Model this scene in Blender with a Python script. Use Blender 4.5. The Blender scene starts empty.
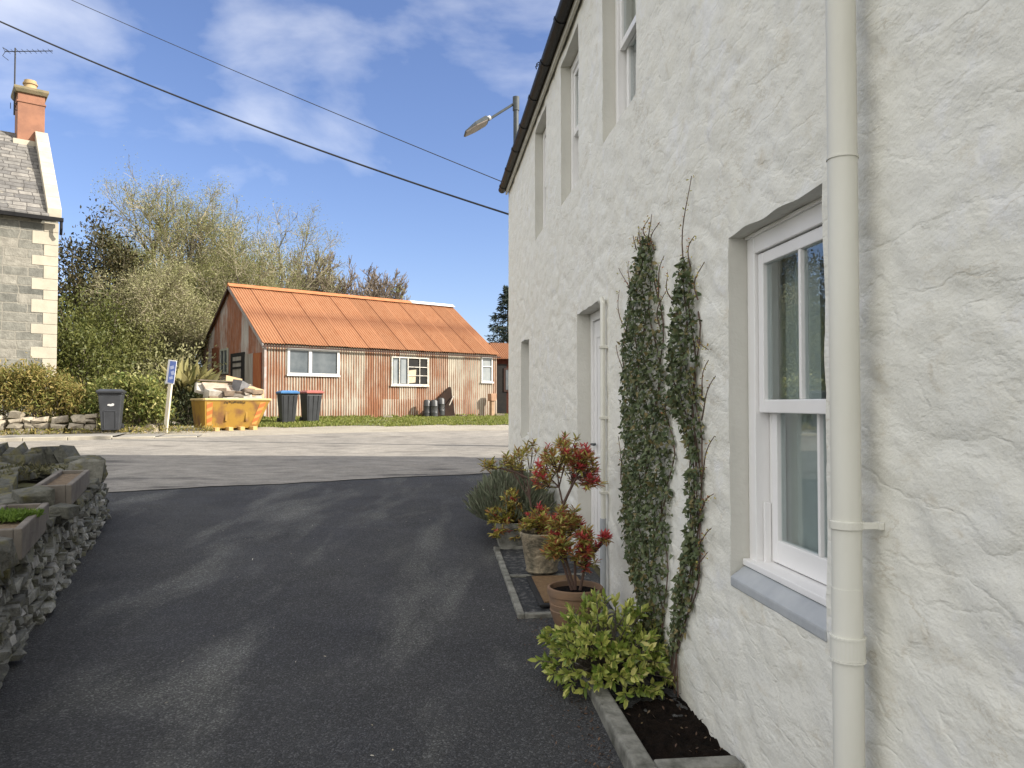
import bpy, bmesh, math, random
import numpy as np
from mathutils import Vector, Matrix, noise

R = math.radians
scn = bpy.context.scene
col = scn.collection

# ------------------------------------------------------------------ camera
F = 769.0
PITCH = R(1.5)
CAMZ = 1.6
cam_d = bpy.data.cameras.new('camera')
cam = bpy.data.objects.new('camera', cam_d)
col.objects.link(cam)
cam.location = (0, 0, CAMZ)
cam.rotation_euler = (R(90) + PITCH, 0, 0)
cam_d.sensor_width = 36
cam_d.lens = F / 1024 * 36
cam_d.clip_start = 0.05
cam_d.clip_end = 5000
scn.camera = cam

# ------------------------------------------------------------------ world, sun, exposure
SUN_AZ = R(98.8)      # clockwise from +Y
SUN_EL = R(31)
world = bpy.data.worlds.new('World')
scn.world = world
world.use_nodes = True
wn = world.node_tree
for n in list(wn.nodes):
    wn.nodes.remove(n)
wo = wn.nodes.new('ShaderNodeOutputWorld')
bg = wn.nodes.new('ShaderNodeBackground')
bg.inputs['Strength'].default_value = 0.10
sky = wn.nodes.new('ShaderNodeTexSky')
sky.sky_type = 'NISHITA'
sky.sun_disc = False
sky.sun_elevation = SUN_EL
sky.sun_rotation = SUN_AZ
sky.altitude = 100
sky.air_density = 1.0
sky.dust_density = 0.6
sky.ozone_density = 1.5
tc = wn.nodes.new('ShaderNodeTexCoord')
mp = wn.nodes.new('ShaderNodeMapping')
mp.inputs['Scale'].default_value = (1.0, 1.0, 2.1)
mp.inputs['Location'].default_value = (5.1, 2.2, 0.3)
wn.links.new(tc.outputs['Generated'], mp.inputs['Vector'])
ns = wn.nodes.new('ShaderNodeTexNoise')
ns.inputs['Scale'].default_value = 3.1
ns.inputs['Detail'].default_value = 7
ns.inputs['Roughness'].default_value = 0.52
ns.inputs['Distortion'].default_value = 0.25
wn.links.new(mp.outputs['Vector'], ns.inputs['Vector'])
# unseen cloud added behind the camera to brighten the shaded house wall
sep = wn.nodes.new('ShaderNodeSeparateXYZ')
wn.links.new(tc.outputs['Generated'], sep.inputs['Vector'])
m1 = wn.nodes.new('ShaderNodeMath'); m1.operation = 'MULTIPLY_ADD'
wn.links.new(sep.outputs['Y'], m1.inputs[0]); m1.inputs[1].default_value = -0.46; m1.inputs[2].default_value = 0.335
m2 = wn.nodes.new('ShaderNodeMath'); m2.operation = 'ADD'; m2.use_clamp = False
wn.links.new(ns.outputs['Fac'], m2.inputs[0]); wn.links.new(m1.outputs[0], m2.inputs[1])
cr = wn.nodes.new('ShaderNodeValToRGB')
cr.color_ramp.elements[0].position = 0.42
cr.color_ramp.elements[0].color = (0, 0, 0, 1)
cr.color_ramp.elements[1].position = 0.98
cr.color_ramp.elements[1].color = (1, 1, 1, 1)
wn.links.new(m2.outputs[0], cr.inputs['Fac'])
tint = wn.nodes.new('ShaderNodeMix'); tint.data_type = 'RGBA'; tint.blend_type = 'MULTIPLY'
tint.inputs['Factor'].default_value = 1.0
wn.links.new(sky.outputs['Color'], tint.inputs['A'])
tint.inputs['B'].default_value = (0.77, 0.78, 0.97, 1)
mx = wn.nodes.new('ShaderNodeMix'); mx.data_type = 'RGBA'
wn.links.new(cr.outputs['Color'], mx.inputs['Factor'])
wn.links.new(tint.outputs['Result'], mx.inputs['A'])
mx.inputs['B'].default_value = (8.0, 7.9, 7.7, 1)
wn.links.new(mx.outputs['Result'], bg.inputs['Color'])
wn.links.new(bg.outputs['Background'], wo.inputs['Surface'])

sun_d = bpy.data.lights.new('sun', 'SUN')
sun_d.energy = 4.7
sun_d.angle = R(0.5)
sun_d.color = (1.0, 0.93, 0.82)
sun = bpy.data.objects.new('sun', sun_d)
col.objects.link(sun)
to_sun = Vector((math.sin(SUN_AZ) * math.cos(SUN_EL), math.cos(SUN_AZ) * math.cos(SUN_EL), math.sin(SUN_EL)))
sun.rotation_euler = to_sun.to_track_quat('Z', 'Y').to_euler()
sun.location = (30, -10, 30)

scn.view_settings.view_transform = 'Standard'
scn.view_settings.look = 'None'
scn.view_settings.exposure = 1.0
scn.view_settings.gamma = 1
scn.view_settings.use_curve_mapping = False

# ------------------------------------------------------------------ helpers
_gy = np.array([-900, 3, 20, 27, 45, 120, 900.])
_gzv = np.array([0.0, 0, 0.85, 1.02, 1.06, 2.2, 12.])


def sstep(a, b, x):
    t = min(max((x - a) / (b - a), 0), 1)
    return t * t * (3 - 2 * t)


def gz(x, y):
    z = float(np.interp(y, _gy, _gzv))
    if y > 24 and x < -9:
        z += 2.6 * sstep(26, 40, y) * sstep(-12.5, -17, x)
    return z


def ray(u, v):
    cp, sp = math.cos(PITCH), math.sin(PITCH)
    return Vector((u - 512, F * cp - (384 - v) * sp, F * sp + (384 - v) * cp))


def at(u, v, Y):
    d = ray(u, v)
    return Vector((0, 0, CAMZ)) + d * (Y / d.y)


def ground_at(u, v):
    d = ray(u, v)
    lo, hi = 1.0, 60.0
    for _ in range(50):
        m = (lo + hi) / 2
        p = Vector((0, 0, CAMZ)) + d * (m / d.y)
        if p.z > gz(p.x, p.y): lo = m
        else: hi = m
    return p


def tag(o, label=None, cat=None, group=None, kind=None):
    if label: o['label'] = label
    if cat: o['category'] = cat
    if group: o['group'] = group
    if kind: o['kind'] = kind
    return o


def empty(name, loc=(0, 0, 0), rz=0.0):
    o = bpy.data.objects.new(name, None)
    col.objects.link(o)
    o.location = loc
    o.rotation_euler = (0, 0, rz)
    o.empty_display_size = 0.2
    return o


def link_mesh(name, me, mat, parent=None, smooth=False, bevel=0):
    o = bpy.data.objects.new(name, me)
    col.objects.link(o)
    mats = mat if isinstance(mat, (list, tuple)) else [mat]
    for m in mats:
        me.materials.append(m)
    if parent: o.parent = parent
    if smooth:
        me.polygons.foreach_set('use_smooth', [True] * len(me.polygons))
        if smooth != 'all': me.set_sharp_from_angle(angle=R(42))
    if bevel:
        b = o.modifiers.new('bevel', 'BEVEL')
        b.width = bevel; b.segments = 2; b.limit_method = 'ANGLE'; b.angle_limit = R(40)
    return o


def fast_mesh(name, V, Q):
    V = np.asarray(V, dtype=np.float32); Q = np.asarray(Q, dtype=np.int32)
    me = bpy.data.meshes.new(name)
    k = Q.shape[1]
    me.vertices.add(len(V)); me.vertices.foreach_set('co', V.ravel())
    me.loops.add(Q.size); me.loops.foreach_set('vertex_index', Q.ravel())
    me.polygons.add(len(Q))
    me.polygons.foreach_set('loop_start', np.arange(0, Q.size, k, dtype=np.int32))
    me.polygons.foreach_set('loop_total', np.full(len(Q), k, dtype=np.int32))
    me.update(calc_edges=True)
    me.validate()
    return me


class MB:
    def __init__(s):
        s.v = []; s.f = []; s.m = []

    def add(s, vs, fs, mi=0):
        b = len(s.v)
        s.v += [tuple(p) for p in vs]
        for f in fs:
            s.f.append(tuple(i + b for i in f)); s.m.append(mi)
        return s

    def quad(s, a, b, c, d, mi=0):
        return s.add([a, b, c, d], [(0, 1, 2, 3)], mi)

    def loft(s, bot, top, mi=0, caps=(True, True)):
        n = len(bot)
        fs = [(i, (i + 1) % n, n + (i + 1) % n, n + i) for i in range(n)]
        if caps[0]: fs.append(tuple(reversed(range(n))))
        if caps[1]: fs.append(tuple(range(n, 2 * n)))
        return s.add(list(bot) + list(top), fs, mi)

    def box(s, x0, x1, y0, y1, z0, z1, mi=0):
        return s.loft([(x0, y0, z0), (x1, y0, z0), (x1, y1, z0), (x0, y1, z0)],
                      [(x0, y0, z1), (x1, y0, z1), (x1, y1, z1), (x0, y1, z1)], mi)

    def obox(s, c, ax, ay, az, mi=0):
        c, ax, ay, az = Vector(c), Vector(ax), Vector(ay), Vector(az)
        return s.loft([c - ax - ay - az, c + ax - ay - az, c + ax + ay - az, c - ax + ay - az],
                      [c - ax - ay + az, c + ax - ay + az, c + ax + ay + az, c - ax + ay + az], mi)

    def tube(s, path, rad, sides=8, caps=True, mi=0):
        path = [Vector(p) for p in path]
        n = len(path)
        if not isinstance(rad, (list, tuple)): rad = [rad] * n
        rings = []
        ref = None
        for i, p in enumerate(path):
            d = (path[min(i + 1, n - 1)] - path[max(i - 1, 0)]).normalized()
            if ref is None:
                ref = Vector((0, 0, 1)) if abs(d.z) < 0.9 else Vector((1, 0, 0))
            a = (ref - d * ref.dot(d)).normalized()
            ref = a
            b = d.cross(a)
            rings.append([p + (a * math.cos(2 * math.pi * k / sides) + b * math.sin(2 * math.pi * k / sides)) * rad[i] for k in range(sides)])
        vs = [q for r_ in rings for q in r_]
        fs = []
        for i in range(n - 1):
            for k in range(sides):
                k2 = (k + 1) % sides
                fs.append((i * sides + k, i * sides + k2, (i + 1) * sides + k2, (i + 1) * sides + k))
        if caps:
            fs.append(tuple(reversed(range(sides))))
            fs.append(tuple(range((n - 1) * sides, n * sides)))
        return s.add(vs, fs, mi)

    def lathe(s, prof, c=(0, 0, 0), sides=24, mi=0, cap_bot=True):
        vs = []; fs = []
        for (r, z) in prof:
            for k in range(sides):
                a = 2 * math.pi * k / sides
                vs.append((c[0] + r * math.cos(a), c[1] + r * math.sin(a), c[2] + z))
        for i in range(len(prof) - 1):
            for k in range(sides):
                k2 = (k + 1) % sides
                fs.append((i * sides + k, i * sides + k2, (i + 1) * sides + k2, (i + 1) * sides + k))
        if cap_bot: fs.append(tuple(reversed(range(sides))))
        return s.add(vs, fs, mi)

    def hull(s, pts, mi=0):
        bm = bmesh.new()
        for p in pts: bm.verts.new(p)
        r = bmesh.ops.convex_hull(bm, input=bm.verts)
        junk = [e for e in r['geom_interior'] if isinstance(e, bmesh.types.BMVert)]
        bmesh.ops.delete(bm, geom=junk, context='VERTS')
        bm.verts.index_update()
        s.add([v.co.copy() for v in bm.verts], [[v.index for v in f.verts] for f in bm.faces], mi)
        bm.free()
        return s

    def build(s, name, mat, parent=None, bevel=0, smooth=False):
        me = bpy.data.meshes.new(name)
        me.from_pydata(s.v, [], s.f)
        me.update()
        o = link_mesh(name, me, mat, parent, smooth, bevel)
        if len(me.materials) > 1:
            me.polygons.foreach_set('material_index', s.m)
        return o


def rock(mb, rng, c, ax, ay, az, jit=0.22, extra=5):
    """angular stone: hull of a jittered box with half axes ax, ay, az"""
    c, ax, ay, az = Vector(c), Vector(ax), Vector(ay), Vector(az)
    pts = []
    for i in (-1, 1):
        for j in (-1, 1):
            for k in (-1, 1):
                pts.append(c + ax * (i * (1 - rng.random() * jit * 2)) + ay * (j * (1 - rng.random() * jit * 2)) + az * (k * (1 - rng.random() * jit * 2)))
    for _ in range(extra):
        d = Vector((rng.gauss(0, 1), rng.gauss(0, 1), rng.gauss(0, 1))).normalized()
        pts.append(c + ax * d.x * 1.1 + ay * d.y * 1.1 + az * d.z * 1.1)
    mb.hull(pts)


# ------------------------------------------------------------------ materials
def new_mat(name):
    m = bpy.data.materials.new(name)
    m.use_nodes = True
    nt = m.node_tree
    for n in list(nt.nodes): nt.nodes.remove(n)
    out = nt.nodes.new('ShaderNodeOutputMaterial')
    b = nt.nodes.new('ShaderNodeBsdfPrincipled')
    nt.links.new(b.outputs[0], out.inputs[0])
    return m, nt, b, out


class NT:
    """tiny node building helper"""
    def __init__(s, nt): s.nt = nt

    def n(s, t, **kw):
        x = s.nt.nodes.new(t)
        for k, v in kw.items(): setattr(x, k, v)
        return x

    def l(s, a, b): s.nt.links.new(a, b)

    def coord(s, scale=(1, 1, 1), loc=(0, 0, 0), rot=(0, 0, 0), which='Object'):
        t = s.n('ShaderNodeTexCoord'); m = s.n('ShaderNodeMapping')
        m.inputs['Scale'].default_value = scale; m.inputs['Location'].default_value = loc
        m.inputs['Rotation'].default_value = rot
        s.l(t.outputs[which], m.inputs['Vector'])
        return m.outputs['Vector']

    def noise(s, vec, scale, detail=4, rough=0.55, dist=0):
        x = s.n('ShaderNodeTexNoise')
        x.inputs['Scale'].default_value = scale; x.inputs['Detail'].default_value = detail
        x.inputs['Roughness'].default_value = rough; x.inputs['Distortion'].default_value = dist
        s.l(vec, x.inputs['Vector'])
        return x.outputs['Fac']

    def ramp(s, fac, stops):
        x = s.n('ShaderNodeValToRGB')
        e = x.color_ramp.elements
        while len(e) < len(stops): e.new(0.5)
        for i, (p, c) in enumerate(stops):
            e[i].position = p
            e[i].color = (c[0], c[1], c[2], 1) if isinstance(c, (tuple, list)) else (c, c, c, 1)
        s.l(fac, x.inputs['Fac'])
        return x.outputs['Color']

    def mix(s, fac, a, b, mode='MIX'):
        x = s.n('ShaderNodeMix', data_type='RGBA', blend_type=mode)
        for inp, val in (('Factor', fac), ('A', a), ('B', b)):
            if isinstance(val, (int, float)): x.inputs[inp].default_value = val
            elif isinstance(val, (tuple, list)): x.inputs[inp].default_value = (val[0], val[1], val[2], 1)
            else: s.l(val, x.inputs[inp])
        return x.outputs['Result']

    def math(s, op, a, b=0.0, c=0.0, clamp=False):
        x = s.n('ShaderNodeMath', operation=op, use_clamp=clamp)
        for i, val in enumerate((a, b, c)):
            if isinstance(val, (int, float)): x.inputs[i].default_value = val
            else: s.l(val, x.inputs[i])
        return x.outputs[0]

    def bump(s, h, strength, dist, bsdf, prev=None):
        x = s.n('ShaderNodeBump')
        x.inputs['Strength'].default_value = strength; x.inputs['Distance'].default_value = dist
        s.l(h, x.inputs['Height'])
        if prev is not None: s.l(prev, x.inputs['Normal'])
        if bsdf: s.l(x.outputs['Normal'], bsdf.inputs['Normal'])
        return x.outputs['Normal']


def pm(name, c1, c2=None, scale=6, rough=0.6, bump=0.0, bscale=40, bdist=0.01, metallic=0, spec=0.4, lo=0.35, hi=0.65, stretch=(1, 1, 1), detail=5):
    m, nt, b, out = new_mat(name)
    k = NT(nt)
    b.inputs['Roughness'].default_value = rough
    b.inputs['Metallic'].default_value = metallic
    b.inputs['Specular IOR Level'].default_value = spec
    v = k.coord(stretch)
    if c2 is None: c2 = tuple(x * 0.82 for x in c1)
    c = k.ramp(k.noise(v, scale, detail), [(lo, c1), (hi, c2)])
    k.l(c, b.inputs['Base Color'])
    if bump:
        k.bump(k.noise(v, bscale, 6), bump, bdist, b)
    return m


def leaf_mat(name, cols, trans=0.35, rough=0.5, spec=0.3):
    m, nt, b, out = new_mat(name)
    k = NT(nt)
    g = k.n('ShaderNodeNewGeometry')
    n = len(cols)
    stops = [(i / max(n - 1, 1), c) for i, c in enumerate(cols)]
    c = k.ramp(g.outputs['Random Per Island'], stops)
    k.l(c, b.inputs['Base Color'])
    b.inputs['Roughness'].default_value = rough
    b.inputs['Specular IOR Level'].default_value = spec
    t = k.n('ShaderNodeBsdfTranslucent')
    k.l(c, t.inputs['Color'])
    ms = k.n('ShaderNodeMixShader')
    ms.inputs[0].default_value = trans
    k.l(b.outputs[0], ms.inputs[1]); k.l(t.outputs[0], ms.inputs[2])
    k.l(ms.outputs[0], out.inputs[0])
    return m


def island_mat(name, cols, rough=0.85, bump=0.5, bscale=30, bdist=0.01, nscale=14, stretch=(1, 1, 1), dirt=None, dirt_scale=5):
    """stones: colour per loose piece, broken up by noise"""
    m, nt, b, out = new_mat(name)
    k = NT(nt)
    g = k.n('ShaderNodeNewGeometry')
    c = k.ramp(g.outputs['Random Per Island'], [(i / (len(cols) - 1), c_) for i, c_ in enumerate(cols)])
    v = k.coord(stretch)
    n1 = k.noise(v, nscale, 6, 0.65)
    c = k.mix(1.0, c, k.ramp(n1, [(0.3, 0.55), (0.7, 1.25)]), 'MULTIPLY')
    if dirt:
        f = k.ramp(k.noise(v, dirt_scale, 6, 0.6), [(0.52, 0.0), (0.62, 1.0)])
        c = k.mix(f, c, dirt)
    k.l(c, b.inputs['Base Color'])
    b.inputs['Roughness'].default_value = rough
    b.inputs['Specular IOR Level'].default_value = 0.25
    k.bump(k.noise(v, bscale, 8, 0.65), bump, bdist, b)
    return m


def mat_house_wall():
    m, nt, b, out = new_mat('painted_rubble')
    k = NT(nt)
    v = k.coord()
    n1 = k.noise(v, 1.3, 6, 0.6)
    c = k.ramp(n1, [(0.3, (0.77, 0.762, 0.70)), (0.55, (0.745, 0.73, 0.65)), (0.75, (0.77, 0.768, 0.72))])
    # ochre staining following small hollows
    n2 = k.noise(k.coord((1, 1, 1.6), (3, 1, 0)), 5.0, 9, 0.7, 0.4)
    c = k.mix(k.ramp(n2, [(0.56, 0.0), (0.72, 0.55)]), c, (0.53, 0.46, 0.33))
    n3 = k.noise(k.coord((1, 1, 1), (7, 2, 5)), 3.2, 8, 0.65)
    c = k.mix(k.ramp(n3, [(0.57, 0.0), (0.66, 0.6)]), c, (0.78, 0.78, 0.77))
    # hairline cracks and drips where the paint has gone ochre
    cr_ = k.math('ABSOLUTE', k.math('SUBTRACT', k.noise(k.coord((1, 0.7, 1.5), (2, 8, 1), (0.35, 0, 0)), 2.6, 8, 0.62, 0.3), 0.5))
    sparse = k.ramp(k.noise(k.coord((1, 1, 1), (9, 3, 2)), 1.9, 3), [(0.50, 0.0), (0.62, 0.4)])
    c = k.mix(k.math('MULTIPLY', k.ramp(cr_, [(0.0, 1.0), (0.012, 0.0)]), sparse), c, (0.42, 0.35, 0.23))
    # grime in the pores
    n4 = k.noise(v, 26, 8, 0.7)
    c = k.mix(k.ramp(n4, [(0.66, 0.0), (0.74, 0.5)]), c, (0.40, 0.36, 0.27))
    k.l(c, b.inputs['Base Color'])
    b.inputs['Roughness'].default_value = 0.62
    b.inputs['Specular IOR Level'].default_value = 0.3
    r1 = k.math('ABSOLUTE', k.math('SUBTRACT', k.noise(k.coord((1, 0.55, 1.3), (1, 4, 0), (0.45, 0, 0)), 4.2, 5, 0.5), 0.5))
    nb1 = k.bump(k.math('MINIMUM', r1, 0.03), 0.60, 0.085, None)
    r2 = k.noise(k.coord((1, 0.8, 1.2), (5, 1, 2), (-0.3, 0, 0)), 9, 6, 0.6)
    nb2 = k.bump(r2, 0.32, 0.045, None, nb1)
    h = k.math('MULTIPLY_ADD', k.noise(v, 30, 6, 0.6), 0.7, k.math('MULTIPLY', k.noise(v, 120, 4, 0.6), 0.2))
    k.bump(h, 0.26, 0.012, b, nb2)
    return m


def mat_asphalt():
    m, nt, b, out = new_mat('driveway_asphalt')
    k = NT(nt)
    v = k.coord()
    c = k.ramp(k.noise(v, 0.9, 5, 0.6), [(0.3, (0.034, 0.035, 0.038)), (0.7, (0.054, 0.054, 0.053))])
    # paler stretched noise patches running up the drive
    w = k.noise(k.coord((1.35, 0.42, 1), (0.6, 0.35, 0), (0, 0, R(16))), 1.15, 5, 0.55, 0.35)
    c = k.mix(k.ramp(w, [(0.52, 0.0), (0.73, 0.8)]), c, (0.13, 0.13, 0.12))
    # chippings
    vo = k.n('ShaderNodeTexVoronoi'); vo.inputs['Scale'].default_value = 120
    k.l(v, vo.inputs['Vector'])
    sepc = k.n('ShaderNodeSeparateColor'); k.l(vo.outputs['Color'], sepc.inputs[0])
    c = k.mix(1.0, c, k.ramp(sepc.outputs[0], [(0.0, 0.55), (0.8, 1.15), (0.97, 2.2)]), 'MULTIPLY')
    k.l(c, b.inputs['Base Color'])
    k.l(k.ramp(k.noise(v, 2.0, 4), [(0.3, 0.72), (0.7, 0.9)]), b.inputs['Roughness'])
    b.inputs['Specular IOR Level'].default_value = 0.35
    h = k.math('ADD', k.math('MULTIPLY', vo.outputs['Distance'], -1.0), k.noise(v, 60, 4))
    k.bump(h, 0.6, 0.008, b)
    return m


def mat_road():
    m, nt, b, out = new_mat('road_tarmac')
    k = NT(nt)
    v = k.coord()
    c = k.ramp(k.noise(v, 0.5, 6, 0.6), [(0.3, (0.20, 0.188, 0.17)), (0.7, (0.29, 0.268, 0.235))])
    w = k.noise(k.coord((0.25, 1.6, 1), (0, 0, 0), (0, 0, R(-17))), 0.9, 6, 0.6)
    c = k.mix(k.ramp(w, [(0.56, 0.0), (0.66, 0.7)]), c, (0.27, 0.245, 0.21))
    c = k.mix(k.ramp(k.noise(k.coord((0.5, 1.5, 1), (4, 2, 0), (0, 0, R(-17))), 0.8, 6), [(0.60, 0.0), (0.66, 0.75)]), c, (0.085, 0.08, 0.075))
    c = k.mix(1.0, c, k.ramp(k.noise(k.coord((1, 2.2, 1), (1, 1, 0), (0, 0, R(-17))), 2.6, 7, 0.7), [(0.35, 0.74), (0.65, 1.18)]), 'MULTIPLY')
    c = k.mix(1.0, c, k.ramp(k.noise(v, 45, 4, 0.7), [(0.3, 0.72), (0.7, 1.22)]), 'MULTIPLY')
    k.l(c, b.inputs['Base Color'])
    b.inputs['Roughness'].default_value = 0.9
    b.inputs['Specular IOR Level'].default_value = 0.2
    k.bump(k.noise(v, 50, 5), 0.5, 0.012, b)
    return m


def mat_gravel():
    m, nt, b, out = new_mat('forecourt_gravel')
    k = NT(nt)
    v = k.coord()
    c = k.ramp(k.noise(v, 0.7, 7, 0.62), [(0.3, (0.30, 0.27, 0.22)), (0.55, (0.38, 0.345, 0.285)), (0.75, (0.25, 0.225, 0.18))])
    c = k.mix(1.0, c, k.ramp(k.noise(v, 30, 5, 0.75), [(0.3, 0.6), (0.7, 1.3)]), 'MULTIPLY')
    k.l(c, b.inputs['Base Color'])
    b.inputs['Roughness'].default_value = 0.95
    b.inputs['Specular IOR Level'].default_value = 0.15
    k.bump(k.noise(v, 32, 6, 0.7), 0.9, 0.03, b)
    return m


def mat_rust_sheet(name, paint_a, paint_b, rust_a, rust_b, bias, low=0.0):
    """corrugated sheet: paint worn off to rust; attribute 'wear' = (sheet, ridge, 0)"""
    m, nt, b, out = new_mat(name)
    k = NT(nt)
    a = k.n('ShaderNodeAttribute', attribute_name='wear')
    s = k.n('ShaderNodeSeparateColor'); k.l(a.outputs['Color'], s.inputs[0])
    v = k.coord()
    paint = k.ramp(k.noise(k.coord((3, 3, 0.6)), 2.0, 5), [(0.35, paint_a), (0.65, paint_b)])
    rust = k.ramp(k.noise(k.coord((4, 4, 0.9)), 2.2, 7, 0.65), [(0.3, rust_a), (0.7, rust_b)])
    n1 = k.noise(k.coord((2.2, 2.2, 0.5)), 1.7, 8, 0.65)
    n2 = k.noise(v, 0.9, 6, 0.6)
    f = k.math('ADD', n1, k.math('MULTIPLY', n2, 0.7))
    f = k.math('ADD', f, k.math('MULTIPLY', s.outputs[0], 0.42))
    f = k.math('ADD', f, k.math('MULTIPLY', s.outputs[1], 0.40))
    sx = k.n('ShaderNodeSeparateXYZ'); k.l(v, sx.inputs[0])
    f = k.math('ADD', f, k.math('MULTIPLY', sx.outputs['Z'], low))
    msk = k.ramp(k.math('ADD', f, bias), [(0.34, 1.0), (0.68, 0.0)])
    c = k.mix(msk, paint, rust)
    k.l(c, b.inputs['Base Color'])
    b.inputs['Roughness'].default_value = 0.85
    b.inputs['Specular IOR Level'].default_value = 0.2
    k.bump(k.noise(v, 30, 5), 0.25, 0.01, b)
    return m


def mat_coursed(name, c_lo, c_mid, c_hi, mortar, bw, bh, msize, rough=0.9, bump=0.6, lichen=None, yslope=0):
    """coursed stone or slates laid on local x / z"""
    m, nt, b, out = new_mat(name)
    k = NT(nt)
    t = k.n('ShaderNodeTexCoord')
    s = k.n('ShaderNodeSeparateXYZ'); k.l(t.outputs['Object'], s.inputs[0])
    cb = k.n('ShaderNodeCombineXYZ')
    wob = k.noise(t.outputs['Object'], 1.4, 3)
    k.l(k.math('ADD', k.math('ADD', s.outputs['X'], k.math('MULTIPLY', s.outputs['Y'], yslope)), k.math('MULTIPLY', wob, 0.25)), cb.inputs['X'])
    k.l(k.math('ADD', s.outputs['Z'], k.math('MULTIPLY', wob, 0.10)), cb.inputs['Y'])
    br = k.n('ShaderNodeTexBrick')
    br.inputs['Scale'].default_value = 1.0
    br.inputs['Brick Width'].default_value = bw
    br.inputs['Row Height'].default_value = bh
    br.inputs['Mortar Size'].default_value = msize
    br.inputs['Mortar Smooth'].default_value = 0.3
    br.inputs['Bias'].default_value = 0.0
    br.inputs['Color1'].default_value = (0, 0, 0, 1)
    br.inputs['Color2'].default_value = (1, 1, 1, 1)
    br.inputs['Mortar'].default_value = (0.5, 0.5, 0.5, 1)
    br.offset = 0.43; br.squash = 1.4; br.squash_frequency = 3
    k.l(cb.outputs[0], br.inputs['Vector'])
    sc = k.n('ShaderNodeSeparateColor'); k.l(br.outputs['Color'], sc.inputs[0])
    c = k.ramp(sc.outputs[0], [(0.0, c_lo), (0.5, c_mid), (1.0, c_hi)])
    c = k.mix(1.0, c, k.ramp(k.noise(t.outputs['Object'], 4, 7, 0.65), [(0.3, 0.65), (0.7, 1.25)]), 'MULTIPLY')
    if lichen:
        c = k.mix(k.ramp(k.noise(t.outputs['Object'], 2.6, 8, 0.7), [(0.60, 0.0), (0.68, 0.8)]), c, lichen)
    c = k.mix(br.outputs['Fac'], c, mortar)
    k.l(c, b.inputs['Base Color'])
    b.inputs['Roughness'].default_value = rough
    b.inputs['Specular IOR Level'].default_value = 0.2
    n0 = k.bump(k.math('SUBTRACT', 1.0, br.outputs['Fac']), bump, 0.03, None)
    k.bump(k.noise(t.outputs['Object'], 9, 7, 0.65), 0.7, 0.05, b, n0)
    return m


def mat_glass():
    m, nt, b, out = new_mat('window_glass')
    k = NT(nt)
    tr = k.n('ShaderNodeBsdfTransparent'); tr.inputs[0].default_value = (0.80, 0.84, 0.84, 1)
    gl = k.n('ShaderNodeBsdfGlossy'); gl.inputs['Roughness'].default_value = 0.01
    gl.inputs['Color'].default_value = (1, 1, 1, 1)
    fr = k.n('ShaderNodeFresnel'); gm = k.n('ShaderNodeNewGeometry')
    k.l(k.math('MULTIPLY_ADD', gm.outputs['Backfacing'], 1 / 1.52 - 1.52, 1.52), fr.inputs['IOR'])   # same outside and inside the pane
    f = k.math('MULTIPLY_ADD', fr.outputs[0], 1.1, 0.02, True)
    ms = k.n('ShaderNodeMixShader')
    k.l(f, ms.inputs[0]); k.l(tr.outputs[0], ms.inputs[1]); k.l(gl.outputs[0], ms.inputs[2])
    k.l(ms.outputs[0], out.inputs[0])
    nt.nodes.remove(b)
    return m


M = {}
M['house_wall'] = mat_house_wall()
M['reveal'] = pm('painted_reveal', (0.62, 0.61, 0.555), (0.57, 0.56, 0.505), 3, 0.6, 0.35, 30, 0.01)
M['sill'] = pm('grey_sill_paint', (0.44, 0.46, 0.47), (0.36, 0.38, 0.40), 6, 0.55, 0.2, 40)
M['upvc'] = pm('white_window_paint', (0.84, 0.83, 0.82), (0.80, 0.79, 0.775), 4, 0.32, 0.05, 15, 0.003, spec=0.5)
M['glass'] = mat_glass()
M['curtain'] = pm('grey_curtain', (0.70, 0.72, 0.70), (0.62, 0.64, 0.62), 8, 0.9)
M['pipe'] = pm('cream_pipe_paint', (0.70, 0.695, 0.63), (0.63, 0.62, 0.55), 5, 0.45, 0.25, 50, 0.003, stretch=(1, 1, 0.25), detail=8)
M['gutter'] = pm('black_gutter', (0.005, 0.005, 0.006), (0.008, 0.008, 0.008), 5, 0.45, 0.1, 30, spec=0.2)
M['fascia'] = pm('cream_fascia', (0.60, 0.58, 0.50), (0.52, 0.50, 0.44), 4, 0.55)
M['asphalt'] = mat_asphalt()
M['road'] = mat_road()
M['gravel'] = mat_gravel()
M['pave'] = pm('pavement_concrete', (0.27, 0.255, 0.23), (0.19, 0.18, 0.16), 1.5, 0.9, 0.5, 40, 0.01)
M['kerb'] = pm('kerb_stone', (0.42, 0.385, 0.31), (0.33, 0.30, 0.25), 2.5, 0.9, 0.5, 30, 0.01)
M['soil_ground'] = pm('rough_ground', (0.12, 0.10, 0.055), (0.075, 0.085, 0.03), 0.6, 0.95, 0.9, 12, 0.06)
M['turf'] = pm('turf_soil', (0.10, 0.12, 0.03), (0.15, 0.13, 0.06), 1.5, 0.95, 0.9, 20, 0.04)
M['hill'] = pm('dead_bracken', (0.24, 0.17, 0.10), (0.17, 0.15, 0.07), 0.5, 0.95, 1.0, 6, 0.1)
M['concrete'] = pm('old_concrete', (0.25, 0.245, 0.215), (0.075, 0.075, 0.06), 9, 0.9, 0.8, 45, 0.012, lo=.4, hi=.68, detail=8)
M['bark'] = pm('bark', (0.115, 0.095, 0.07), (0.075, 0.065, 0.05), 8, 0.95, 0.7, 30, 0.02, stretch=(1, 1, 0.3))
M['twig_pale'] = pm('pale_twigs', (0.33, 0.29, 0.20), (0.25, 0.22, 0.15), 3, 0.9)
M['twig_brown'] = pm('brown_twigs', (0.25, 0.20, 0.15), (0.19, 0.155, 0.12), 3, 0.9)
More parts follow.
